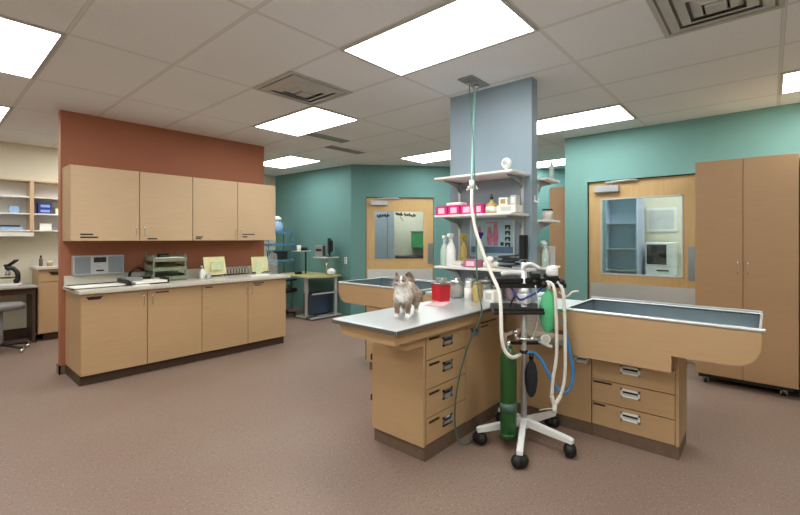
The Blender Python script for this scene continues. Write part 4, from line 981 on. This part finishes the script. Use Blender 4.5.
B().box(-.22, .05, -.10, .10, .41, .425, .003).build('shelf_board', M['lgrey'], k); B().cyl((0, 0, 0), (0, 0, .41), .014).build('pole', M['black'], k)
bottle('white cup on the small swing shelf', (4.28, 6.78, 1.176), [(.035, 0), (.04, .1), (0, .1)], M['enamel'], None, None, name='cup', cat='cup')
k = thing('desk_phone', 'black phone on the small swing shelf', 'phone', (4.38, 6.80, 1.176), .4); B().box(-.05, .05, -.07, .07, 0, .035, .006).build('phone_base', M['black'], k); B().box(-.02, .02, -.08, .08, .036, .06, .006).build('handset', M['black'], k)
k = thing('white_dispenser', 'white rounded dome standing on corner desk front right', 'device', (4.50, 6.12, .751)); B().ball((0, 0, .06), .075, 14, (1, 1, .85)).build('dome', M['enamel'], k); B().lathe([(.06, 0), (.06, .02), (0, .02)]).build('foot', M['grey'], k)  # rounded white tape dispenser, not part of a lamp
k = thing('tape_roll', 'small black box on the corner desk', 'box', (4.25, 6.75, .751)); B().box(-.05, .05, -.04, .04, 0, .04, .004).build('case', M['black'], k)
k = thing('wall_outlet', 'white outlet plate on teal wall right of corner desk', 'outlet', (4.788, 6.08, 1.0)); B().box(-.008, 0, -.035, .035, -.06, .06, .002).build('plate', M['enamel'], k); B().box(-.010, -.008, -.015, .015, -.04, -.01).box(-.010, -.008, -.015, .015, .01, .04).build('socket', M['grey'], k)
k = thing('office_chair', 'dark office chair pulled up to the corner desk', 'chair', (3.93, 6.85, 0), .3)
B().box(-.23, .23, -.22, .22, .44, .51, .03, 3).build('seat', M['fabric'], k)
B().box(-.27, -.22, -.2, .2, .60, .95, .02, 2).build('backrest', M['fabric'], k)
B().tube([(-.1, 0, .44), (-.24, 0, .46), (-.27, 0, .65)], .018, 8).build('back_support', M['black'], k)
B().cyl((0, 0, .1), (0, 0, .44), .03).build('gas_lift', M['black'], k)
for s_ in (-1, 1): B().tube([(0, s_*.2, .46), (0, s_*.27, .5), (0, s_*.27, .66)], .014, 8).box(-.12, .12, s_*.27-.03, s_*.27+.03, .66, .685, .006).build('armrest', M['black'], k)
for q in range(5):
    a = q*2*PI/5+.2; x, y = .28*math.cos(a), .28*math.sin(a)
    lg = B().tube([(0, 0, .12), (x, y, .075)], .02, 8, smooth=False).build('leg', M['black'], k); B().ball((x, y, .03), .03, 10).build('caster', M['rubber'], lg)
k = thing('folded_towel', 'yellow green cloth folded on the office chair seat', 'towel', (3.95, 6.88, .511), .3); B().box(-.14, .14, -.15, .15, 0, .03, .01, 2).box(-.12, .12, -.14, .12, .03, .055, .01, 2).build('cloth', M['olive'], k)
k = thing('shelf_tower', 'blue plastic shelf tower in the corner beyond the orange wall', 'shelving', (4.28, 7.55, 0))
for z in (.62, .96, 1.27, 1.50): B().box(-.27, .27, -.18, .18, z-.015, z+.03, .004).build('shelf_board', M['bluepl'], k)
for x in (-.24, .24):
    for y in (-.15, .15): B().cyl((x, y, 0), (x, y, 1.53), .011, 8).build('pole', M['bluepl'], k)
bottle('large blue water jug with white cap on top of the blue shelf tower', (4.27, 7.5, 1.531), [(.10, 0), (.11, .02), (.11, .15), (.06, .20), (.05, .21)], M['lblue'], M['enamel'], [(.075, .21), (.075, .26), (.03, .30), (0, .30)], name='water_jug', cat='jug')
k = thing('grey_tote', 'dark tote on the middle of the blue shelf tower', 'box', (4.3, 7.55, .991)); B().box(-.15, .15, -.12, .12, 0, .16, .01).build('tote_body', M['fabric'], k); B().box(-.16, .16, -.13, .13, .16, .18, .004).build('lid', M['bluepl'], k)

# ------------------------------------------------------------------ camera and world
cam = bpy.data.cameras.new('camera'); co = bpy.data.objects.new('camera', cam); C.objects.link(co)
A = .6622
co.location = (0, 0, 1.404); co.rotation_euler = (PI/2, 0, A-PI/2)
cam.sensor_width = 36; cam.lens = 413/800*36; cam.shift_x = (400-447.6)/800; cam.shift_y = -(257.5-238.2)/800
cam.clip_start = .02
sc = bpy.context.scene; sc.camera = co
wd = bpy.data.worlds.new('world'); sc.world = wd; wd.use_nodes = True
wd.node_tree.nodes['Background'].inputs[0].default_value = (.75, .78, .8, 1); wd.node_tree.nodes['Background'].inputs[1].default_value = .4
sc.view_settings.view_transform = 'Standard'; sc.view_settings.look = 'None'; sc.view_settings.exposure = 0; sc.view_settings.gamma = 1
ld = bpy.data.lights.new('ceiling_fill', 'AREA'); ld.shape = 'RECTANGLE'; ld.size = 2.4; ld.size_y = 2.4; ld.energy = 38; ld.color = (.93, .97, 1)  # unseen upward area lamp behind the camera, added to brighten the ceiling
lo = bpy.data.objects.new('ceiling_fill', ld); C.objects.link(lo); lo.location = (-.4, -.4, 1.9); lo.rotation_euler = (PI, 0, 0)
sc.cycles.max_bounces = 8; sc.cycles.diffuse_bounces = 5
sc.cycles.sample_clamp_indirect = 8
